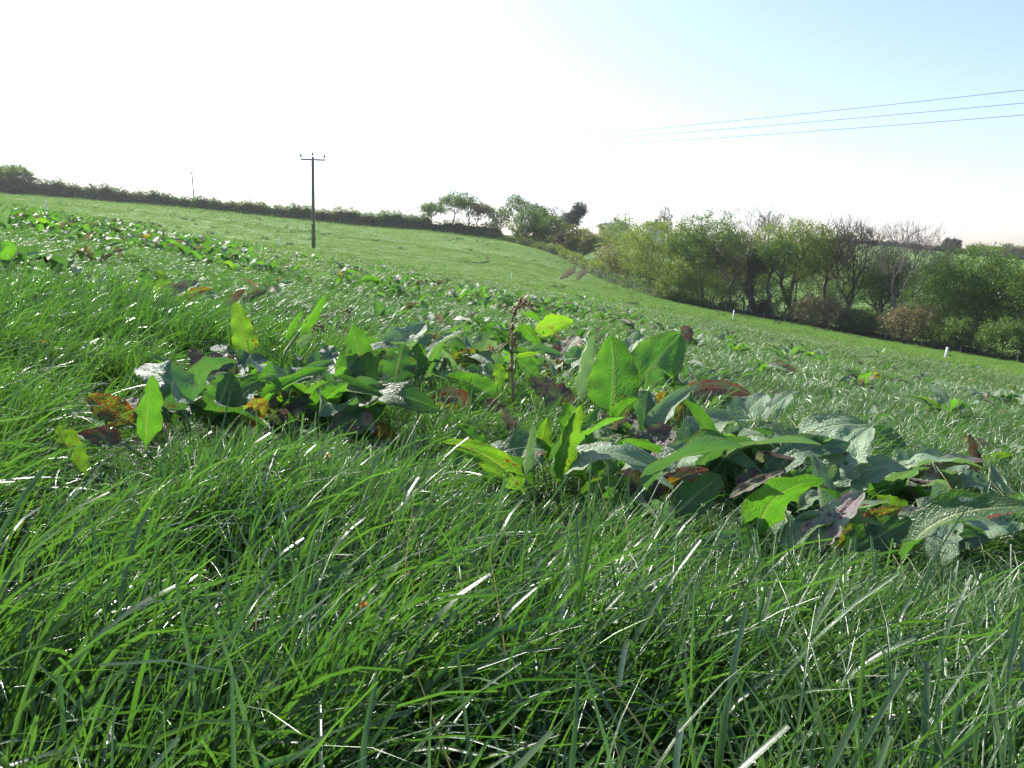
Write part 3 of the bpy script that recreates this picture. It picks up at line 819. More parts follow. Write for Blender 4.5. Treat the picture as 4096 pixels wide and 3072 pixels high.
while len(cand) < 900:
    y = 3.4 + 90 * r.uniform() ** 1.9; s = r.uniform(-.76, .76); x = s * y
    # dense along the belt running from the left middle to behind the seeded stalk, thin on the right
    u = 512 + F * s * 1.02
    belt = math.exp(-((y - (17 - (u / 1024) * 10)) / 6.0) ** 2)
    dens = (.16 + .9 * belt) * (1.0 if u < 600 else .25 if u < 700 else .08) * (1 if y < 45 else .35)
    dens *= .25 + 1.5 * max(0, math.sin(x * .5 + 1.2 * math.sin(y * .4)))
    if r.uniform() < dens and clear_of(x, y, .6): cand.append((x, y))
cand.sort(key=lambda c: c[1])
rest = []
for i, (x, y) in enumerate(cand):
    if i < 250:
        o = ob('dock_plant', small[i % 9], loc=(x, y, float(terrain(x, y)) - .01))
        k = r.uniform(.5, 1.0) * (.7 if y < 6 else 1); o.scale = (k, k, k * r.uniform(.7, 1)); o.rotation_euler = (0, 0, r.uniform(0, 6.28))
        tag(o, 'small scruffy dock plant scattered in the grass of the field', 'dock plant', 'small docks scattered across the field')
    else: rest.append((x, y))
rest = np.array(rest)
# far leaves show as specks: one mass
n = len(rest); k = r.uniform(.8, 1.4, n)
scatter_group('distant_docks', small[:6], DM['g'], np.stack([rest[:, 0], rest[:, 1], terrain(rest[:, 0], rest[:, 1])], 1),
              np.stack([np.zeros(n), np.zeros(n), r.uniform(0, 6.28, n)], 1), np.stack([k, k, k * .9], 1), 'far scatter of dock plants dotting the upper field', 'dock plants')
for e in protos:
    for ch in list(e.children): bpy.data.objects.remove(ch)
    bpy.data.objects.remove(e)

LP = np.array(leaf_xy)
def shy(p, r_, s_):
    "grass is short and thin under the big dock leaves"
    f = np.ones(len(p))
    for i in range(0, len(p), 2000):
        q = p[i:i + 2000, None, :2] - LP[None, :, :2]
        q[..., 1] += .06
        dd = np.sqrt((q ** 2).sum(-1)) - LP[None, :, 2]
        f[i:i + 2000] = smooth(-.02, .16, dd.min(1))
    h = .30 + .70 * f
    s_ = s_.copy(); s_[:, 2] *= h; s_[:, :2] *= (.5 + .5 * f)[:, None]
    k = rng.uniform(size=len(p)) < .55 + .45 * f
    k &= rng.uniform(size=len(p)) < .22 + 1.15 * np.clip(.5 + np.sin(p[:, 0] * 5.3 + 2 * np.sin(p[:, 1] * 4.1)) * np.sin(p[:, 1] * 6.7 + p[:, 0] * 2), 0, 1)
    k &= rng.uniform(size=len(p)) < 1 - .60 * smooth(.25, -.15, p[:, 0]) * smooth(1.5, .9, p[:, 1])
    return p[k], r_[k], s_[k]
def off_ruts(x, y):
    ok = np.ones(len(x), bool)
    for pl_ in RUT:
        for a, b in zip(pl_[:-1], pl_[1:]):
            ab = b - a; t = np.clip(((x - a[0]) * ab[0] + (y - a[1]) * ab[1]) / ab.dot(ab), 0, 1)
            ok &= np.hypot(x - a[0] - t * ab[0], y - a[1] - t * ab[1]) > .75
    return ok
M_TUS = leafy('tussock_grass', (.035, .075, .020), (.07, .12, .035), .3, 1.8)
near_t = [tuft(36, .050, .10, .33, .0024, .0066, 7, True, 100 + i, lean=(.42, .30), droop=.95) for i in range(7)]
near_t += [tuft(30, .05, .12, .27, .0025, .0060, 6, True, 140 + i, lean=(.14, .18), droop=.6, cut=.4) for i in range(5)]
x, y = field(17000, .33, 3.4, .80, .9, .45)
p, r_, s_ = lay(x, y, .30, .80)
p, r_, s_ = shy(p, r_, s_)
scatter_group('meadow_grass', near_t, M_GN, p, r_, s_, 'long glossy ryegrass combed to the right in the foreground')
long_t = [tuft(8, .09, .26, .38, .0030, .0050, 10, True, 160 + i, lean=(.75, .2), droop=.95, cut=.45) for i in range(5)]
x, y = field(700, .45, 2.2, .80, .9, .45)
p, r_, s_ = lay(x, y, .1, .85)
p, r_, s_ = shy(p, r_, s_)
scatter_group('meadow_grass', long_t, M_GN, p, r_, s_, 'longest arching grass blades standing over the foreground sward')
mid_t = [tuft(62, .13, .10, .23, .0028, .0056, 4, False, 200 + i, lean=(.6, .3), droop=1.1) for i in range(7)]
x, y = field(17000, 3.2, 12, .80, .9, .5)
p, r_, s_ = lay(x, y, .25, .78)
p, r_, s_ = shy(p, r_, s_)
scatter_group('meadow_grass', mid_t, M_GF, p, r_, s_, 'shining wind-combed grass between the middle dock plants')
far_t = [tuft(90, .32, .08, .17, .005, .0105, 3, False, 300 + i, lean=(.65, .3), droop=1.0) for i in range(6)]
x, y = field(36000, 11, 46, .80, .8, 1)
p, r_, s_ = lay(x, y, .2, .95)
scatter_group('meadow_grass', far_t, M_GM, p, r_, s_, 'pale sunlit grass on the slope beyond the dock plants')
vfar_t = [tuft(90, 1.0, .06, .14, .022, .042, 2, False, 400 + i, lean=(.75, .3), droop=.8) for i in range(5)]
x, y = field(32000, 34, 125, .80, .8, 2)
b_u = [-400, 350, 430, 500, 560, 600, 675, 735, 800, 870, 940, 1024, 1450]
b_d = [185, 187, 196, 187, 165, 142, 122, 117, 112, 106, 99, 92, 85]
b_s = [(u - 512) / F * 1.0 for u in b_u]
def bound(s): return np.interp(s, b_s, b_d)
k = (y < bound(x / y) - 2) & off_ruts(x, y); x, y = x[k], y[k]
p, r_, s_ = lay(x, y, .2, .85)
scatter_group('meadow_grass', vfar_t, M_GD, p, r_, s_, 'short grass covering the far half of the field')
vv_t = [tuft(60, 2.4, .06, .15, .09, .14, 2, False, 500 + i, lean=(.8, .3), droop=.7) for i in range(4)]
x, y = field(16000, 115, 196, .82, .8, 3)
k = (y < bound(x / y) - 2) & off_ruts(x, y); x, y = x[k], y[k]
p, r_, s_ = lay(x, y, .2, .9)
scatter_group('meadow_grass', vv_t, M_GD, p, r_, s_, 'distant grass below the hedge at the top of the field')

tus = [tuft(110, .30, .18, .42, .04, .07, 3, False, 600 + i, lean=(.5, .4), droop=1.0) for i in range(3)]
x, y = field(1700, 45, 192, .80, .8, 3)
k = (y < bound(x / y) - 3) & off_ruts(x, y) & (np.sin(x * .11 + 2 * np.sin(y * .05)) + np.sin(y * .13 + x * .03) + rng.normal(0, .9, len(x)) > .5); x, y = x[k], y[k]
p, r_, s_ = lay(x, y, .2, .9); s_[:, 0] *= 1.5
scatter_group('grass_tussocks', tus, M_TUS, p, r_, s_, 'dark grass tussocks dotting the far slope of the field')
# ------------------------------------------------------------------ trees
def grow(seed, H_, R_, trunk, N_, bf=.35, shape='round', skew=0., lump=.35, stems=1, flat=1., gap=.25, base_frac=None):
    "a branching skeleton: crown points joined greedily to the nearest branch, long detours penalised"
    r = np.random.default_rng(seed)
    cb = trunk if base_frac is None else base_frac * H_
    cz = (H_ + cb) / 2; hz = (H_ - cb) / 2
    pts = []
    lum = r.normal(0, 1, (9, 3)); lum /= np.linalg.norm(lum, axis=1)[:, None]; la = r.uniform(-lump, lump, 9)
    while len(pts) < N_:
        d = r.normal(0, 1, 3); d /= np.linalg.norm(d)
        rad = r.uniform() ** .38
        k = 1 + sum(a * max(0, d.dot(l)) ** 4 for a, l in zip(la, lum))
        q = d * rad * k
        if shape == 'dome' and q[2] < -.35 and r.uniform() < .8: continue
        if shape == 'flat' and q[2] < 0 and r.uniform() < .7: continue
        p = np.array([q[0] * R_, q[1] * R_, cz + q[2] * hz])
        if p[2] < .12 * H_: continue
        p[0] += skew * (p[2] - cb * .6)
        pts.append(p)
    pts = np.array(pts)
    nodes = []; par = []; plen = []
    for s in range(stems):
        a = r.uniform(0, 6.28); off = np.array([math.cos(a), math.sin(a), 0]) * (.18 * R_ if stems > 1 else 0)
        q = off * .5; k0 = len(nodes); nodes.append(q.copy()); par.append(-1); plen.append(0.)
        dirn = np.array([skew * .3, 0, 1.]) + off * .25 + np.append(r.normal(0, .12, 2), 0)
        ns = 5
        for j in range(ns):
            dirn = dirn + np.append(r.normal(0, .16, 2), 0); st = dirn / np.linalg.norm(dirn) * trunk / ns
            q = q + st; nodes.append(q.copy()); par.append(len(nodes) - 2); plen.append(plen[-1] + trunk / ns)
    tops = [i for i in range(len(nodes)) if i % 6 == 5 or i % 6 == 4]
    open_ = np.ones(len(pts), bool)
    best = np.full(len(pts), 1e9); bi = np.zeros(len(pts), int)
    def upd(i):
        dd = np.linalg.norm(pts - nodes[i], axis=1)
        c = dd + bf * plen[i]
        m = c < best; best[m] = c[m]; bi[m] = i
    for i in tops: upd(i)
    while open_.any():
        c = np.where(open_, best, 1e9); k = int(c.argmin()); open_[k] = False
        i = int(bi[k]); nodes.append(pts[k]); par.append(i); plen.append(plen[i] + float(np.linalg.norm(pts[k] - nodes[i]))); upd(len(nodes) - 1)
    nodes = np.array(nodes); par = np.array(par)
    for _ in range(3):                                  # ease the kinks out of the limbs
        cs = np.zeros_like(nodes); cn = np.zeros(len(nodes)); k = np.where(par >= 0)[0]
        np.add.at(cs, par[k], nodes[k]); np.add.at(cn, par[k], 1)
        m = (par >= 0) & (cn > 0)
        nodes[m] = nodes[m] * .5 + nodes[par[m]] * .25 + cs[m] / cn[m][:, None] * .25
    w_ = np.zeros(len(nodes)); kids = np.zeros(len(nodes), int)
    for i in range(len(nodes) - 1, 0, -1):
        if w_[i] == 0: w_[i] = 1
        if par[i] >= 0: w_[par[i]] += w_[i]; kids[par[i]] += 1
    return nodes, par, w_, kids
def wood_mesh(nodes, par, w_, r0, expo=.56, sides=5, rmin=.012, twigs=0, tw_len=.8, seed=0):
    if twigs:
        r = np.random.default_rng(seed + 77); tips = np.where(w_ <= 2)[0]
        t = np.repeat(tips, twigs); o = nodes[t] - nodes[np.maximum(par[t], 0)]; o /= np.linalg.norm(o, axis=1)[:, None] + 1e-9
        q = nodes[t] + (o * .6 + r.normal(0, .55, (len(t), 3)) + [0, 0, .35]) * tw_len * r.uniform(.4, 1.1, len(t))[:, None]
        nodes = np.concatenate([nodes, q]); par = np.concatenate([par, t]); w_ = np.concatenate([w_, np.full(len(t), .3)])
    wm = w_.max(); rad = np.maximum(r0 * (w_ / wm) ** expo, rmin)
    idx = np.where(par >= 0)[0]
    A = nodes[par[idx]]; B = nodes[idx]
    ra = np.minimum(rad[par[idx]], rad[idx] * 1.6); rb = rad[idx]
    D = B - A; D /= np.linalg.norm(D, axis=1)[:, None] + 1e-9
    B = B + D * (rb * .6)[:, None]; A = A - D * (ra * .3)[:, None]
    X = np.cross(D, np.where(np.abs(D[:, 2:3]) < .9, np.array([[0, 0, 1.]]), np.array([[1., 0, 0]]))); X /= np.linalg.norm(X, axis=1)[:, None] + 1e-9
    Y = np.cross(D, X); n = len(idx); V = np.zeros((n, 2 * sides, 3))
    for j in range(sides):
        t = 2 * math.pi * j / sides; o = X * math.cos(t) + Y * math.sin(t)
        V[:, j] = A + o * ra[:, None]; V[:, sides + j] = B + o * rb[:, None]
    b = (np.arange(n) * 2 * sides)[:, None]
    F_ = np.concatenate([np.stack([b[:, 0] + j, b[:, 0] + (j + 1) % sides, b[:, 0] + sides + (j + 1) % sides, b[:, 0] + sides + j], 1) for j in range(sides)])
    return np_mesh('trunk', V.reshape(-1, 3), [F_], smooth_=True)
def leaf_cloud(centres, per, spread, size, seed, name='crown'):
    r = np.random.default_rng(seed)
    c = np.repeat(centres, per, 0); n = len(c)
    clump = np.repeat(r.uniform(0, 1, len(centres)), per)
    c = c + r.normal(0, 1, (n, 3)) * spread * np.array([1, 1, .7])
    a = r.normal(0, 1, (n, 3)); a /= np.linalg.norm(a, axis=1)[:, None]
    b = np.cross(a, r.normal(0, 1, (n, 3))); b /= np.linalg.norm(b, axis=1)[:, None]
    sz = size * r.uniform(.6, 1.35, n)[:, None]
    V = np.stack([c - a * sz, c - b * sz * .55, c + a * sz, c + b * sz * .55], 1).reshape(-1, 3)
    t = np.repeat(np.clip(clump * .6 + r.uniform(0, .4, n), 0, 1), 4)
    F_ = (np.arange(n) * 4)[:, None] + np.arange(4)
    return np_mesh(name, V, [F_], {'tint': t})
LM = {
 'oak': leafy('oak_leaves', (.040, .092, .014), (.095, .175, .028), .38, 1.8),
 'bright': leafy('spring_leaves', (.065, .115, .020), (.13, .195, .034), .42, 2.0),
 'olive': leafy('olive_buds', (.075, .085, .030), (.135, .135, .048), .35, 1.6),
 'tan': leafy('tan_buds', (.125, .115, .055), (.20, .175, .095), .3, 1.3),
 'dark': leafy('ivy_leaves', (.018, .040, .012), (.045, .080, .022), .2, 1.5),
 'hedge': leafy('hedge_leaves', (.040, .090, .020), (.100, .165, .040), .42, 2.0),
 'willow': leafy('willow_leaves', (.11, .135, .050), (.19, .21, .085), .35, 1.7),
 'pine': leafy('pine_needles', (.020, .038, .018), (.04, .07, .03), .15, 1.3),
}
def tree(name, u, d, vtop, wpx, label, group=None, leaf='oak', cat='tree', seed=0, N_=230, per=26, lsize=.15, spread=.45, trunk=.32, stems=1, shape='round',
         skew=0., bark=M_BARK, r0=None, bf=.35, ivy=False, base_frac=None, lump=.4, rmin=.012, crown=True, sink=.1, twigs=0):
    g, vb = ground_at(u, d)
    H_ = (vb - vtop) / F * d * 1.0; R_ = wpx / 2 / F * d * (1.2 if d < 145 and cat == 'tree' else 1.05)
    if cat == 'tree' and d < 200: per = int(per * 2.3); N_ = int(N_ * 1.3); spread *= 1.1; lsize *= .80
    e = ob(name, None, loc=g - Vector((0, 0, sink))); tag(e, label, cat, group)
    nodes, par, w_, kids = grow(seed, H_, R_, trunk * H_, N_, bf, shape, skew, lump, stems, base_frac=base_frac)
    ob('trunk' if stems == 1 and cat == 'tree' else 'stems', wood_mesh(nodes, par, w_, r0 or H_ * .018, rmin=rmin, twigs=twigs, tw_len=H_ * .06, seed=seed), bark, e)
    if crown:
        sel = nodes[(kids == 0) | (w_ < 4)]; sel = sel[sel[:, 2] > .1 * H_]
        ob('crown' if cat == 'tree' else 'foliage', leaf_cloud(sel, per, spread, lsize, seed + 1), LM[leaf], e)
    if ivy:
        r = np.random.default_rng(seed + 5)
        tt = [i for i in range(len(nodes)) if w_[i] > w_.max() * .22]
        seg = []
        for i in tt:
            if par[i] >= 0:
                for f in np.linspace(0, 1, 7): seg.append(nodes[par[i]] * (1 - f) + nodes[i] * f)
        seg = np.array(seg); seg = seg[seg[:, 2] < .75 * H_]
        ob('ivy', leaf_cloud(seg, 40, .32, .14, seed + 9), LM['dark'], e)
    return e
GW = 'trees of the wood along the stream'
tree('oak_tree', 664, 128, 220, 76, 'bright green leafy tree at the left end of the wood', GW, 'bright', seed=1, N_=330, per=34, base_frac=.12, trunk=.25)
tree('oak_tree', 702, 122, 217, 66, 'broad oak with fresh green top, second in the wood', GW, 'oak', seed=2, N_=260, per=26, trunk=.38, stems=2, base_frac=.42)
tree('ash_tree', 728, 124, 232, 50, 'grey-brown budding tree left of the ivy-clad trunk', GW, 'olive', seed=3, N_=330, per=12, twigs=5, trunk=.35, stems=2, bark=M_BARKP)
tree('ash_tree', 748, 138, 213, 52, 'bare twiggy crown showing above the middle of the wood', GW, 'olive', seed=4, N_=420, per=2, twigs=3, bark=M_BARKP, rmin=.02, lsize=.1)
tree('ivy_tree', 757, 118, 245, 26, 'tree with its trunk and forks wholly wrapped in dark ivy', GW, 'dark', seed=5, N_=90, per=22, ivy=True, trunk=.55, r0=.4)
tree('oak_tree', 775, 115, 232, 34, 'slender crooked tree right of the ivy-clad trunk', GW, 'oak', seed=61, N_=150, per=16, trunk=.5, base_frac=.55)
tree('oak_tree', 795, 120, 220, 60, 'oak with a yellow-green crown and several grey stems, mid wood', GW, 'bright', seed=6, N_=330, per=26, stems=3, trunk=.4, base_frac=.4)
tree('ash_tree', 826, 122, 222, 42, 'nearly leafless tree right of the yellow-green oak', GW, 'olive', seed=7, N_=420, per=4, twigs=3, bark=M_BARK, rmin=.022, trunk=.4, lsize=.1)
tree('ash_tree', 852, 117, 215, 54, 'tall bare tree with upright twigs and ivy round its foot', GW, 'olive', seed=8, N_=520, per=2, twigs=3, bark=M_BARK, rmin=.022, ivy=False, trunk=.3, lsize=.1)
tree('oak_tree', 868, 124, 256, 36, 'low leafy tree between the two tall bare trees', GW, 'oak', seed=81, N_=160, per=20, trunk=.35)
tree('ash_tree', 905, 108, 216, 66, 'large bare round-crowned tree standing against the sky', GW, 'olive', seed=9, N_=520, per=0, twigs=4, bark=M_BARKP, rmin=.013, crown=False, trunk=.36, bf=.45, shape='dome', base_frac=.3)
tree('oak_tree', 886, 112, 249, 34, 'small green oak at the foot of the bare round-crowned tree', GW, 'oak', seed=10, N_=180, per=20, trunk=.4)
tree('oak_tree', 944, 104, 243, 76, 'spreading green oak right of the bare round-crowned tree', GW, 'oak', seed=12, N_=420, per=26, trunk=.22, stems=2, skew=.1, base_frac=.15)
tree('oak_tree', 992, 100, 256, 64, 'dark green oak near the right edge of the wood', GW, 'oak', seed=13, N_=340, per=26, trunk=.22, skew=.12, base_frac=.15)
tree('oak_tree', 1024, 96, 258, 60, 'leaning oak cut by the right edge of the picture', GW, 'oak', seed=14, N_=300, per=24, trunk=.3, skew=.15)
tree('oak_tree', 1070, 100, 250, 80, 'oak of the wood just beyond the right edge', GW, 'oak', seed=15, N_=200, per=20, trunk=.3)
tree('oak_tree', 682, 118, 262, 34, 'small dense tree in front of the green left end of the wood', GW, 'bright', seed=16, N_=150, per=26, trunk=.2, base_frac=.1)
GB = 'trees on the slope behind the wood'
for i, (u, d, vt, wp, lf, lb) in enumerate([(690, 150, 236, 50, 'oak', 'green tree behind the left end of the wood'), (722, 160, 246, 44, 'olive', 'brownish tree behind the leaning trunks'),
        (770, 155, 248, 56, 'oak', 'dark green tree behind the slender crooked tree'), (744, 140, 262, 46, 'oak', 'low dark tree behind the ivy-clad trunk'), (712, 138, 262, 44, 'oak', 'low green tree behind the second oak'), (815, 158, 250, 46, 'oak', 'green tree filling the gap right of the grey stems'),
        (842, 150, 262, 40, 'hedge', 'low green tree behind the left tan shrub'), (884, 150, 268, 44, 'oak', 'low green tree behind the right tan shrub'),
        (930, 140, 262, 50, 'hedge', 'green tree behind the spreading oak'), (975, 135, 262, 50, 'hedge', 'green tree behind the dark oak at right'), (640, 165, 232, 50, 'bright', 'green tree behind the willow bush and first oak')]):
    tree('hillside_tree', u, d, vt, wp, lb, GB, lf, seed=120 + i, N_=150, per=24, lsize=.19, spread=.6, trunk=.25, base_frac=.1)
# shrubs along the fence
GS = 'shrubs along the foot of the wood'
def bush(u, d, vtop, wpx, label, leaf, seed, N_=200, per=40, lsize=.12, spread=.35, group=GS, **kw):
    return tree('shrub', u, d, vtop, wpx, label, group, leaf, 'shrub', seed, N_, per, lsize, spread, trunk=.15, stems=4, base_frac=kw.pop('base_frac', .03), **kw)
bush(622, 150, 241, 48, 'rounded grey-green willow bush where the field narrows', 'willow', 31, 260, 60, base_frac=.08, spread=.5)
bush(648, 146, 255, 26, 'brownish bush behind the willow bush', 'olive', 32, 140, 40)
bush(818, 108, 294, 50, 'left-hand tan budding shrub by the fence', 'tan', 33, 260, 36)
bush(857, 107, 303, 46, 'green shrub between the two tan shrubs', 'hedge', 34, 240, 42)
bush(906, 103, 302, 54, 'right-hand tan budding shrub by the fence', 'tan', 35, 300, 36)
bush(934, 101, 318, 30, 'low green bush right of the tan shrubs', 'hedge', 36, 140, 42)
bush(952, 98, 314, 48, 'round green shrub behind the thick white stake', 'hedge', 37, 240, 44)
bush(1000, 94, 316, 56, 'wide green shrub at the right edge by the fence', 'hedge', 38, 280, 44)
bush(1048, 92, 315, 50, 'green shrub beyond the right edge of the picture', 'hedge', 39, 160, 40)
bush(672, 121, 290, 34, 'low dark bush under the first oaks', 'hedge', 40, 120, 40)
bush(700, 119, 298, 24, 'scrubby bush at the wood edge below the second oak', 'hedge', 41, 90, 40)
bush(765, 117, 298, 20, 'dark bush beside the ivy-clad trunk', 'dark', 42, 90, 40)
bush(785, 119, 285, 26, 'green undergrowth bush between the grey stems', 'oak', 43, 90, 30)
bush(726, 121, 300, 22, 'small bush between leaning trunks', 'oak', 44, 80, 30)
bush(596, 158, 258, 22, 'small bush on the bank left of the willow bush', 'hedge', 45, 90, 40)
# trees beyond the end of the field
GT = 'windswept trees on the top hedge'
def wt(u, d, vtop, w_, label, seed, leaf='oak', N_=130, per=11, **kw):
    kw.setdefault('trunk', .42); kw.setdefault('shape', 'flat'); kw.setdefault('skew', .14)
    return tree('windswept_oak', u, d, vtop, w_, label, GT, leaf, seed=seed, N_=N_, per=per, lsize=.2, spread=.45, **kw)
wt(432, 198, 203, 26, 'leftmost windswept tree on the hedge, small and low', 51, skew=-.1)
wt(449, 196, 194, 34, 'largest windswept oak with a forked open trunk against the sky', 52, N_=190)
wt(467, 196, 197, 26, 'windswept oak just right of the largest one', 53)
wt(480, 194, 203, 26, 'brownish windswept oak third from the large one', 54, 'olive')
wt(498, 192, 207, 24, 'leafy low tree in the middle of the top hedge', 55, base_frac=.2, shape='round')
wt(514, 190, 198, 26, 'tree with a flat raised top right of the windswept oaks', 56)
wt(526, 184, 212, 34, 'domed green tree right of the flat-topped one', 57, base_frac=.1, shape='round', N_=220, per=18)
wt(546, 180, 217, 36, 'sloping green tree half way down to the willow bush', 58, base_frac=.08, shape='round', N_=220, per=18, trunk=.25)
wt(566, 176, 227, 34, 'lower green tree beside the bank', 59, base_frac=.08, shape='round', N_=200, per=18, trunk=.25, leaf='olive')
wt(584, 172, 226, 30, 'grey-green tree left of the round green one', 60, base_frac=.08, shape='round', per=18, leaf='willow', trunk=.25)
wt(617, 172, 219, 50, 'round yellow-green tree behind the willow bush', 62, base_frac=.1, shape='dome', N_=280, trunk=.25, skew=0., leaf='bright')
tree('pine_tree', 573, 250, 206, 12, 'dark wind-bent pine beside the farm roofs', None, 'pine', seed=63, N_=110, per=34, lsize=.3, spread=.7, trunk=.4, shape='flat', skew=.2)
tree('pine_tree', 566, 250, 213, 12, 'low dark pine left of the wind-bent pine', None, 'pine', seed=64, N_=80, per=30, lsize=.3, spread=.7, trunk=.3)
tree('dark_tree', 540, 230, 208, 18, 'dark dense tree showing behind the domed green tree', None, 'dark', seed=65, N_=110, per=30, lsize=.3, spread=.7, trunk=.3)
tree('bare_tree', 554, 240, 209, 22, 'pale leafless tree left of the dark pines', None, 'olive', seed=66, N_=260, per=1, twigs=3, lsize=.15, rmin=.04, bark=M_BARKP)
tree('bare_tree', 664, 250, 208, 16, 'leafless tree beside the dark-roofed house', None, 'olive', seed=67, N_=240, per=1, twigs=3, lsize=.15, rmin=.04, bark=M_BARKP)
tree('bare_tree', 768, 300, 213, 26, 'pale leafless treetop far behind the wood', None, 'olive', seed=68, N_=300, per=2, twigs=3, lsize=.2, rmin=.045, bark=M_BARKP)
tree('round_tree', 951, 352, 238.5, 13, 'small dark round tree alone on the far hill crest', None, 'dark', seed=69, N_=150, per=40, lsize=.35, spread=.6, trunk=.2, base_frac=.05)
tree('round_tree', 845, 352, 233, 14, 'dark tree on the far crest seen behind the bare trees', None, 'hedge', seed=70, N_=110, per=30, lsize=.35, spread=.6, trunk=.2, base_frac=.05)
for i, (u, vt, wp, lb) in enumerate([(978, 246, 18, 'left tree clump on the skyline beyond the right-hand field'), (993, 248, 16, 'middle tree clump on the skyline beyond the right-hand field'), (1006, 244, 18, 'bare-topped tree on the skyline near the right edge'), (1021, 247, 18, 'rightmost tree clump on the skyline at the picture edge'), (1040, 247, 20, 'tree clump on the skyline past the picture edge')]):
    tree('skyline_tree', u, 420, vt, wp, lb, 'trees on the skyline at the far right', 'willow' if i != 2 else 'olive', seed=71 + i, N_=140, per=34 if i != 2 else 10, lsize=.5, spread=.9, trunk=.2, base_frac=.05)
tree('thorn_bush', 7, 184, 166, 42, 'tall rounded thorn bush at the left end of the hedge', None, 'hedge', 'shrub', seed=80, N_=330, per=60, lsize=.2, spread=.5, trunk=.15, stems=4, base_frac=.03)

# ------------------------------------------------------------------ hedges
def hedge(path, hts, width, label, leaf, seed, per_m=150, lsize=.17, name='hedge', ragged=.5):
    "path: (u, d); dense leafy bank following the ground"
    r = np.random.default_rng(seed)
    P = []
    for (u, d) in path: g, _ = ground_at(u, d); P.append((g.x, g.y))
    P = np.array(P); seg = np.linalg.norm(np.diff(P, axis=0), axis=1); cum = np.concatenate([[0], np.cumsum(seg)]); Lt = cum[-1]
    def pt(t):
        return np.stack([np.interp(t, cum, P[:, 0]), np.interp(t, cum, P[:, 1])], -1)
    hfun = lambda t: np.interp(t, cum, hts) * (1 + .13 * np.sin(t * .55 + seed) + .09 * np.sin(t * 1.7 + 2 * seed) + .06 * np.sin(t * 4.3))
    n = int(Lt * per_m); t = r.uniform(0, Lt, n); p = pt(t)
    dirn = pt(t + .5) - pt(t - .5); dirn /= np.linalg.norm(dirn, axis=1)[:, None] + 1e-9; nr = np.stack([-dirn[:, 1], dirn[:, 0]], 1)
    h = hfun(t); a = r.uniform(0, math.pi, n)
    rr_ = 1 - .35 * r.uniform(0, 1, n) ** 1.3
    wlf = width * (1 + .2 * np.sin(t * 1.1 + seed))
    off = np.cos(a) * rr_ * wlf / 2; zz = np.sin(a) ** .6 * rr_ * h + r.exponential(.10 * ragged, n) * (np.sin(a) > .8) * h
    x = p[:, 0] + nr[:, 0] * off; y = p[:, 1] + nr[:, 1] * off
    base0 = P.mean(0); bz = float(terrain(base0[0], base0[1]))
    c = np.stack([x, y, terrain(x, y) + zz], 1)
    e = ob(name, None, loc=(base0[0], base0[1], bz)); tag(e, label, 'hedge')
    o = np.array([base0[0], base0[1], bz])
    ob('foliage', leaf_cloud(c - o, 1, .12, lsize, seed, 'foliage'), LM[leaf], e)
    tt = np.linspace(0, Lt, int(Lt / .8) + 2); q = pt(tt); dd = np.gradient(q, axis=0); dd /= np.linalg.norm(dd, axis=1)[:, None]; nn = np.stack([-dd[:, 1], dd[:, 0]], 1)
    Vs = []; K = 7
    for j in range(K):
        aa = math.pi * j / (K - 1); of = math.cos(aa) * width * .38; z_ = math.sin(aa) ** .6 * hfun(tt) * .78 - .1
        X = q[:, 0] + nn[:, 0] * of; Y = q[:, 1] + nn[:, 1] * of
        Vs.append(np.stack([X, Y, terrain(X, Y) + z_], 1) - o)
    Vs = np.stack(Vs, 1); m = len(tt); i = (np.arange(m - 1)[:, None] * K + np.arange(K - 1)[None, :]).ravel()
    ob('inner_core', np_mesh('inner_core', Vs.reshape(-1, 3), [np.stack([i, i + 1, i + K + 1, i + K], 1)], smooth_=True), M_HIN, e)  # solid dark core, added to stop light showing through the foliage
    return e
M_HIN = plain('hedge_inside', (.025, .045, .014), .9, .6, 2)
hedge([(-60, 187), (0, 187), (100, 188), (200, 189), (300, 190), (350, 190), (430, 198)], [4.6, 4.6, 4.0, 2.9, 3.4, 3.8, 4.2], 3.4, 'long dark clipped hedge along the top of the field at left', 'hedge', 5, 420, .16, ragged=.3)
hedge([(400, 196), (430, 198), (470, 194), (500, 188)], [2.8, 2.8, 3.4, 3.0], 3.2, 'overgrown hedge bottom under the windswept oaks', 'hedge', 6, 190, .17)
hedge([(488, 188), (515, 183), (540, 175), (560, 169), (580, 158), (594, 150), (604, 146)], [1.4, 1.6, 1.7, 2.0, 2.2, 2.4, 2.6], 2.4, 'low bright ivy-covered bank curving down to the willow bush', 'bright', 7, 260, .12, 'hedge_bank')
hedge([(600, 146), (640, 133), (672, 124), (700, 121), (735, 119)], [2.0, 1.8, 1.6, 1.2, .8], 3.0, 'brambly undergrowth along the left edge of the wood', 'hedge', 8, 200, .12, 'bramble_bank', 1.)
hedge([(735, 119), (790, 115), (860, 108), (930, 101), (1010, 94), (1060, 91)], [.8, .9, 1.1, 1.2, 1.3, 1.3], 2.0, 'rough low growth behind the post and wire fence', 'olive', 9, 160, .11, 'bramble_bank', 1.)
hedge([(800, 351), (870, 352), (940, 353), (1024, 354), (1100, 355)], [2.4, 2.2, 2.0, 2.2, 2.2], 2.5, 'thin dark hedgerow along the crest of the far hill', 'dark', 10, 40, .35, 'hedgerow')
hedge([(560, 246), (600, 247), (640, 248), (690, 250)], [2.0, 2.4, 2.4, 2.4], 3, 'hedge in front of the farm roofs', 'hedge', 12, 90, .25, 'hedgerow')

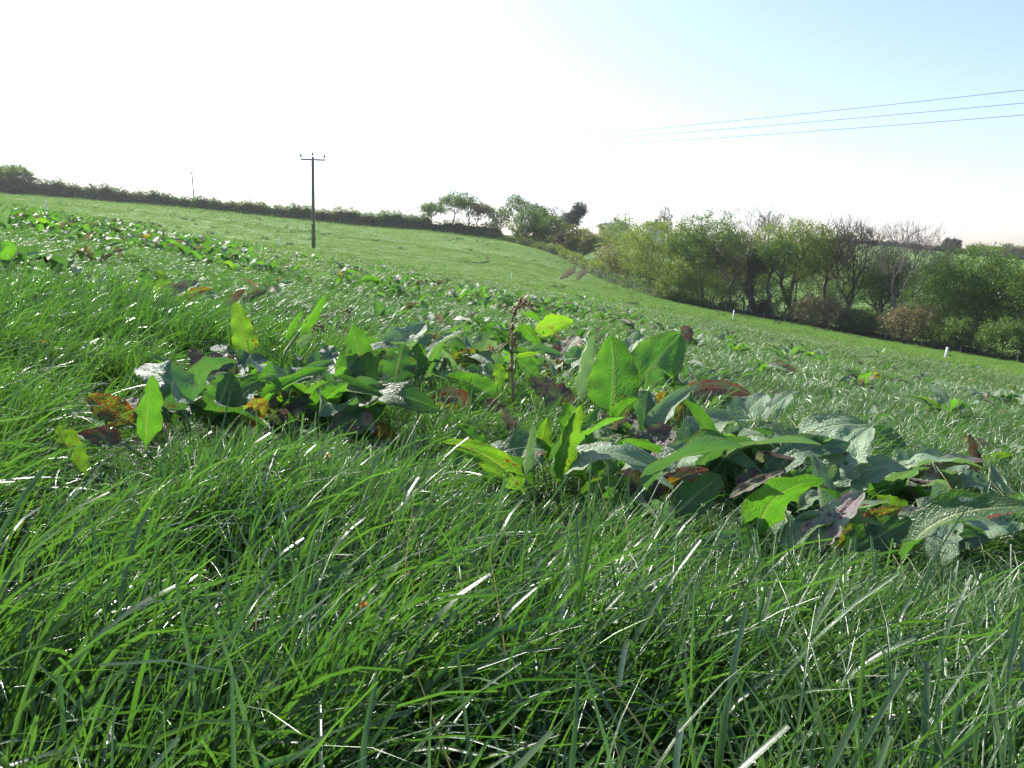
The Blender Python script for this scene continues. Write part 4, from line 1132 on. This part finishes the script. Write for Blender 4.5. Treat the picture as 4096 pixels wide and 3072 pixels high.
# ------------------------------------------------------------------ field marks: wheel ruts
def rut_mat():
    g = N('bare_mud'); P = g.n('NewGeometry').outputs['Position']
    n3 = g.n('TexNoise', {'Vector': P, 'Scale': 2.5, 'Detail': 5.}).outputs[0]
    c = g.mix(n3, (.03, .028, .012), (.15, .12, .065))
    b = g.n('BsdfPrincipled', {'Base Color': c, 'Roughness': .95, 'Specular IOR Level': .05})
    bp = g.n('Bump', {'Height': n3, 'Strength': 1., 'Distance': .15}); g.t.links.new(bp.outputs[0], b.inputs['Normal'])
    return g.done(b.outputs[0])
MR = rut_mat()
def rut(pl, wd, bank, label):
    t = np.linspace(0, 1, 40); idx = np.linspace(0, 1, len(pl)); r = np.random.default_rng(int(pl[0][0] * 10) % 999)
    q = np.stack([np.interp(t, idx, pl[:, 0]), np.interp(t, idx, pl[:, 1])], 1)
    dd = np.gradient(q, axis=0); dd /= np.linalg.norm(dd, axis=1)[:, None]; nn = np.stack([-dd[:, 1], dd[:, 0]], 1)
    Vs = []
    for of, z in ((-.9, .02), (-.62, bank), (-.4, .05), (0, .03), (.4, .06), (.62, bank * .8), (.9, .02)):
        w2 = wd * (1 + r.normal(0, .38, 40)) * np.sin(np.pi * np.clip(t, .03, .97)) ** .8
        X = q[:, 0] + nn[:, 0] * of * w2; Y = q[:, 1] + nn[:, 1] * of * w2
        Vs.append(np.stack([X, Y, terrain(X, Y) + z * r.uniform(.6, 1.3, 40) + .02], 1))
    Vs = np.stack(Vs, 1); i = (np.arange(39)[:, None] * 7 + np.arange(6)[None, :]).ravel()
    o = ob('wheel_rut', np_mesh('wheel_rut', Vs.reshape(-1, 3), [np.stack([i, i + 1, i + 8, i + 7], 1)], smooth_=True), MR)
    tag(o, label, 'rut', 'muddy wheel ruts', 'structure')
rut(RUT[0], .7, .05, 'left muddy wheel rut'); rut(RUT[1], .6, .04, 'right muddy wheel rut')
pl = []
for (u, v) in [(462, 262), (480, 263.5), (488, 262), (487, 257), (478, 252), (462, 249)]:
    d = hit(u, v); s, q = ray(u, v); pl.append((float(s) * d, d))
rut(np.array(pl), .22, .12, 'faint curved tyre mark')

# ------------------------------------------------------------------ poles, wires, stakes, fence
def dir_pole(u, d, vtop, arm, label, wires=True, lean=0., thin=1.):
    g, vb = ground_at(u, d); top = (vb - vtop) / F * d
    e = ob('electricity_pole', None, loc=g); tag(e, label, 'electricity pole', 'wooden electricity poles')
    ob('pole', tube_mesh('pole', [(0, 0, -.4), (lean * .5, 0, top * .5), (lean, 0, top)], [.19 * thin, .165 * thin, .13 * thin], 10), M_WOOD, e)
    ends = []
    if arm:
        az_ = .30
        ax = Vector((math.cos(az_), math.sin(az_), 0))
        c = Vector((lean, 0, top - .22))
        pr = Vector((-ax.y, ax.x, 0))
        def box(a, b, hw, hh):
            Vs = [];
            for p_ in (a, b):
                for sx, sz in ((-1, -1), (1, -1), (1, 1), (-1, 1)): Vs.append(p_ + pr * hw * sx + Vector((0, 0, hh * sz)))
            return np_mesh('crossarm', np.array([tuple(v) for v in Vs]), [np.array([(0, 1, 5, 4), (1, 2, 6, 5), (2, 3, 7, 6), (3, 0, 4, 7), (3, 2, 1, 0), (4, 5, 6, 7)])])
        ob('crossarm', box(c - ax * arm / 2 + pr * .16, c + ax * arm / 2 + pr * .16, .045, .07), M_STEEL, e)
        for sgn in (-1, 1):
            ob('brace', tube_mesh('brace', [c + ax * sgn * arm * .28 + pr * .16, c + Vector((0, 0, -.75)) + pr * .12], [.02, .02], 4), M_STEEL, e)
        for k in (-1, 0, 1):
            bp = c + ax * k * (arm / 2 - .06) + pr * .16 + Vector((0, 0, .07 if k else .25))
            ins = ob('insulator', tube_mesh('insulator', [bp, bp + Vector((0, 0, .14)), bp + Vector((0, 0, .16)), bp + Vector((0, 0, .24)), bp + Vector((0, 0, .26)), bp + Vector((0, 0, .36)), bp + Vector((0, 0, .40))], [.03, .03, .10, .12, .08, .11, .05], 8), M_CER, e)
            ends.append(g + bp + Vector((0, 0, .40)))
    return e, ends
p1, E1 = dir_pole(313.5, 75, 161.5, 2.3, 'nearest wooden electricity pole with crossarm, standing in the field', lean=.28)
ob('number_plate', tube_mesh('number_plate', [(.05, -.185, 2.35), (.05, -.185, 2.50)], [.06, .06], 6), M_STAKE, p1)
p2, E2 = dir_pole(195, 191, 173.5, 2.3, 'second electricity pole with crossarm, rising out of the hedge', lean=-.2)
dir_pole(165, 250, 183, 0, 'thin distant pole left of the second electricity pole', thin=.8)
dir_pole(296, 250, 193.5, 0, 'thin distant pole left of the nearest electricity pole', thin=.7)
p5, E5 = dir_pole(625, 262, 215, 2.0, 'distant pole with crossarm behind the pale farm roof', thin=.9)
dir_pole(605, 260, 216, 0, 'thin distant pole at the left end of the pale roof', thin=.5)
# wires: near pole -> a pole out of frame to the right, passing the picture points read off the photo
def wire(a, b, sag, label, rad=.0115):
    n = 40; q = []
    for i in range(n + 1):
        t = i / n; p_ = a.lerp(b, t); p_.z -= sag * 4 * t * (1 - t); q.append(p_)
    base = a.copy(); o = ob('overhead_wire', tube_mesh('overhead_wire', [p_ - base for p_ in q], [rad] * (n + 1), 5), M_WIRE, loc=base)
    tag(o, label, 'wire', 'overhead electricity wires')
for k, (v_e, lb) in enumerate([(90, 'uppermost overhead wire crossing the sky at right'), (103, 'middle overhead wire crossing the sky at right'), (115, 'lowest overhead wire crossing the sky at right')]):
    a = E1[[0, 1, 2][k]]
    # aim so that the far end passes (1024, v_e) at 32 m
    e_ = at(1024, v_e, 34); t0 = .62
    sag = 1.0
    b = a + (e_ + Vector((0, 0, sag * 4 * t0 * (1 - t0))) - a) / t0
    wire(a, b, sag, lb)
    wire(a, E2[k], 1.2, ['first', 'second', 'third'][k] + ' wire of the span between the near pole and the hedge pole', .008)
e6 = ob('electricity_pole', None, loc=(b.x, b.y, float(terrain(b.x, b.y)))); tag(e6, 'wooden electricity pole beyond the right edge holding the three wires', 'electricity pole', 'wooden electricity poles')
ob('pole', tube_mesh('pole', [(0, .15, -.4), (0, .15, b.z - float(terrain(b.x, b.y)))], [.19, .14], 10), M_WOOD, e6)

for (u, vb, vt, thick, lb) in [(46, 218, 206, 1., 'white electric-fence stake at the left, below the hedge'), (279, 250, 238, 1., 'white electric-fence stake just left of the near pole'),
        (511, 284, 273, 1., 'white electric-fence stake in the middle of the field'), (732, 322, 310, 1.3, 'white electric-fence stake in front of the wood'), (945, 359, 347, 3.0, 'thick white stake near the right edge before the fence')]:
    d = hit(u, vb); d = min(max(d, 40), 75); g, v2 = ground_at(u, d); hgt = (vb - vt) / F * d
    e = ob('fence_stake', None, loc=g); tag(e, lb, 'stake', 'white electric-fence stakes')
    ln = .05 if u < 700 else .13
    ob('shaft', tube_mesh('shaft', [(0, 0, -.05), (ln, 0, hgt)], [.034 * thick, .030 * thick], 6), M_STAKE, e)
    ob('clip', tube_mesh('clip', [(ln * .93 - .03 * thick, 0, hgt * .93), (ln * .93 + .03 * thick, 0, hgt * .95)], [.014, .014], 5), M_STAKE, e)

fu = [640, 655, 672, 690, 708, 726, 744, 764, 785, 806, 827, 848, 885, 921.5, 960, 1017, 1062]
fe = None; tops = []
for i, u in enumerate(fu):
    d = float(np.interp(u, [600, 675, 735, 800, 870, 940, 1024, 1450], [141, 121, 116, 111, 104.5, 97, 90, 84])); g, _ = ground_at(u, d)
    if fe is None: fe = ob('post_and_wire_fence', None, loc=g); tag(fe, 'weathered post and wire fence between the field and the wood', 'fence'); g0 = g
    hgt = random.Random(i).uniform(1.0, 1.25); ln = random.Random(i + 50).uniform(-.06, .06)
    ob('post', tube_mesh('post', [g - g0 + Vector((0, 0, -.3)), g - g0 + Vector((ln, 0, hgt))], [.065, .06], 7), M_POST, fe); tops.append(g - g0 + Vector((ln, 0, 0)))
for hh in (.35, .7, 1.0):
    ob('fence_wire', tube_mesh('fence_wire', [t_ + Vector((0, -.07, hh)) for t_ in tops], [.008] * len(tops), 4), M_WIRE, fe)

# ------------------------------------------------------------------ farm roofs and polytunnel
def bx(name, x0, x1, y0, y1, z0, z1, mat, parent):
    V = [(x0, y0, z0), (x1, y0, z0), (x1, y1, z0), (x0, y1, z0), (x0, y0, z1), (x1, y0, z1), (x1, y1, z1), (x0, y1, z1)]
    return ob(name, np_mesh(name, np.array(V), [np.array([(0, 3, 2, 1), (4, 5, 6, 7), (0, 1, 5, 4), (1, 2, 6, 5), (2, 3, 7, 6), (3, 0, 4, 7)])]), mat, parent)
M_WALL = plain('rendered_wall', (.55, .52, .47), .9, .1, 2); M_SLATE = plain('pale_slate', (.50, .50, .52), .6, .12, 3); M_SLD = plain('dark_slate', (.12, .105, .11), .8, .2, 3)
M_BRK = plain('brick_stack', (.25, .16, .12), .9, .2, 4); M_GLS = plain('dark_glass', (.03, .035, .04), .1, .1, 2); M_FRM = plain('white_frame', (.7, .7, .68), .5, .05, 4)
M_DOORT = plain('ochre_door', (.42, .30, .10), .8, .2, 3); M_POLY = plain('polythene', (.62, .64, .64), .35, .08, 1)
def house(u0, u1, d, vr, ve, label, roofmat, hip=True, nwin=4, chim=(.5,)):
    g, _ = ground_at((u0 + u1) / 2, d); Wd = (u1 - u0) / F * d
    zr = at(512, vr, d).z - g.z; ze = at(512, ve, d).z - g.z
    e = ob('farmhouse', None, loc=g); tag(e, label, 'house')
    hw = Wd / 2; dp = 4.
    bx('wall', -hw + .4, hw - .4, -dp + .4, dp - .4, -1, ze - .02, M_WALL, e)
    rx = hw * (.55 if hip else 1.0)
    V = [(-hw, -dp, ze), (hw, -dp, ze), (hw, dp, ze), (-hw, dp, ze), (-rx, 0, zr), (rx, 0, zr)]
    me = np_mesh('roof', np.array(V), [np.array([(0, 1, 5, 4), (2, 3, 4, 5), (3, 2, 1, 0)]), np.array([(1, 2, 5), (3, 0, 4)])])
    rf = ob('roof', me, roofmat, e)
    for c in chim: bx('chimney', -hw + Wd * c - .45, -hw + Wd * c + .45, -.4, .4, zr - .4, zr + 1.0, M_BRK, rf)
    for i in range(nwin):
        x = -hw + Wd * (i + .7) / (nwin + .4)
        wn = bx('window', x - .55, x + .55, -dp + .33, -dp + .398, ze - 1.7, ze - .6, M_FRM, e)
        bx('pane', x - .45, x + .45, -dp + .30, -dp + .328, ze - 1.6, ze - .7, M_GLS, wn)
    return e
house(597, 628.5, 262, 220.5, 225.5, 'long pale-roofed farmhouse half hidden by treetops', M_SLATE, True, 4, (.55,))
house(643, 664, 266, 222, 226.5, 'dark-roofed house with a chimney at the end of the wood', M_SLD, True, 2, (.6,))
g, _ = ground_at(409, 206); e = ob('polytunnel', None, loc=g); tag(e, 'pale ribbed polytunnel with an ochre end showing over the hedge', 'polytunnel')
zt = at(512, 214.8, 206).z - g.z; hl = 28 / 2 / F * 206
n = 14; Vs = []
for x in (-hl, hl):
    for j in range(n + 1):
        a = math.pi * j / n; Vs.append((x, -3.6 * math.cos(a) + 0, zt * math.sin(a) ** .8 if 0 < j < n else 0))
Fq = [(j, j + 1, n + 2 + j, n + 1 + j) for j in range(n)]
ob('cover', np_mesh('cover', np.array(Vs), [np.array(Fq)], smooth_=True), M_POLY, e)
ob('end_panel', np_mesh('end_panel', np.array([(p_[0] - .01, p_[1] * .99, p_[2] * .99) for p_ in Vs[:n + 1]]), [np.array([list(range(n + 1))])]), M_DOORT, e)
for i in range(9):
    x = -hl + 2 * hl * i / 8
    ob('rib', tube_mesh('rib', [(x, -3.66 * math.cos(math.pi * j / n), max(0, zt * math.sin(math.pi * j / n)) ** 1.0 * (1.02)) for j in range(n + 1)], [.05] * (n + 1), 4), M_STEEL, e)

# ------------------------------------------------------------------ clover and spent dandelions in the front grass
M_CLV = dock_mat('clover_leaf', (.05, .12, .04), (.10, .18, .08), (.10, .34, .03), .0, tr=.35, rough=.5, bump=.4)
def clover(x, y, size, label):
    u, v = x / 4, y / 4
    d = hit(u, v, .12); c = at(u, v, d); gz_ = float(terrain(c.x, c.y)); base = Vector((c.x, c.y + .02, gz_))
    e = ob('clover_plant', None, loc=base); tag(e, label, 'clover')
    top = c - base
    ob('stem', tube_mesh('stem', [(0, 0, -.01), tuple(top * .6), tuple(top)], [.0015, .0013, .0012], 5), M_PET, e)
    for k in range(3):
        a = k * 2.094 + .5
        h = Vector((math.cos(a), math.sin(a) * .6, .25))
        n_ = Vector((0, -.6, 1))
        ob('leaflet', leaf_mesh(top, top + h * size * .5, top + h * size, size * .85, n_, int(x + k), curl=.3, wave=.3, nL=8, nW=3, petiole=.02, blunt=.5), M_CLV, e)
clover(1330, 2300, .030, 'pale three-leaved clover low in the shaded grass left of centre')
clover(1590, 2490, .028, 'clover leaf lying beside a spent dandelion near the bottom')
clover(1150, 2240, .022, 'small clover left of the pale three-leaved clover')
M_DAN = plain('dandelion_orange', (.55, .25, .02), .7, .4, 60); M_DANB = plain('dandelion_bracts', (.06, .05, .03), .8, .3, 60); M_YEL = plain('buttercup_yellow', (.80, .50, .01), .6, .2, 60)
def flower(x, y, label, pet=M_DAN, sz=.0075, lift=.14, name='dandelion'):
    u, v = x / 4, y / 4
    d = hit(u, v, lift); c = at(u, v, d); base = Vector((c.x + .01, c.y + .01, float(terrain(c.x, c.y)))); top = c - base
    e = ob(name, None, loc=base); tag(e, label, 'flower')
    ob('stem', tube_mesh('stem', [(0, 0, -.01), tuple(top * .5), tuple(top)], [.002, .002, .0018], 6), M_PET, e)
    ob('bracts', tube_mesh('bracts', [tuple(top), tuple(top + Vector((0, 0, sz * .8))), tuple(top + Vector((0, 0, sz * 1.6)))], [.003, sz * .55, sz * .4], 8), M_DANB if sz > .008 else M_PET, e)
    Vs = []; Fs = []; r = random.Random(int(x))
    for k in range(22):
        a = r.uniform(0, 6.28); t = r.uniform(.1, 1.0); o3 = top + Vector((0, 0, sz * 1.2))
        dr = Vector((math.cos(a) * t, math.sin(a) * t, 1.1 - .5 * t)) * sz * 1.2; sd_ = Vector((-math.sin(a), math.cos(a), 0)) * sz * .12
        b_ = len(Vs); Vs += [tuple(o3 - sd_), tuple(o3 + sd_), tuple(o3 + dr + sd_), tuple(o3 + dr - sd_)]; Fs.append((b_, b_ + 1, b_ + 2, b_ + 3))
    ob('petals', np_mesh('petals', np.array(Vs), [np.array(Fs)]), pet, e)
flower(1455, 2465, 'spent dandelion head with orange-brown tuft near the bottom centre-left')
flower(1310, 1852, 'orange dandelion head in front of the pinkish folded dock leaf')
flower(1110, 1128, 'tiny yellow flower in the open grass at upper left', M_YEL, .016, .16, 'buttercup')
flower(182, 1390, 'small yellow flower in the grass at the left', M_YEL, .008, .16, 'buttercup')
flower(1485, 1485, 'yellow flower between the tall dock leaves', M_YEL, .012, .16, 'buttercup')

# ------------------------------------------------------------------ air
zlo = float(gz.min()) - 1.0; zhi = float(gz.max()) + 25; xw = float(abs(gx).max()) + 5
hz = bx('haze', -xw, xw, -36, 906, zlo, zhi, None, None)
g = N('haze_air'); vol = g.t.nodes.new('ShaderNodeVolumePrincipled')
vol.inputs['Color'].default_value = (.93, .96, 1, 1); vol.inputs['Density'].default_value = HAZE; vol.inputs['Anisotropy'].default_value = .45
g.t.links.new(vol.outputs[0], g.out.inputs['Volume']); hz.data.materials.clear(); hz.data.materials.append(g.m)
tag(hz, 'pale sunlit haze over the valley', 'haze', kind='stuff')
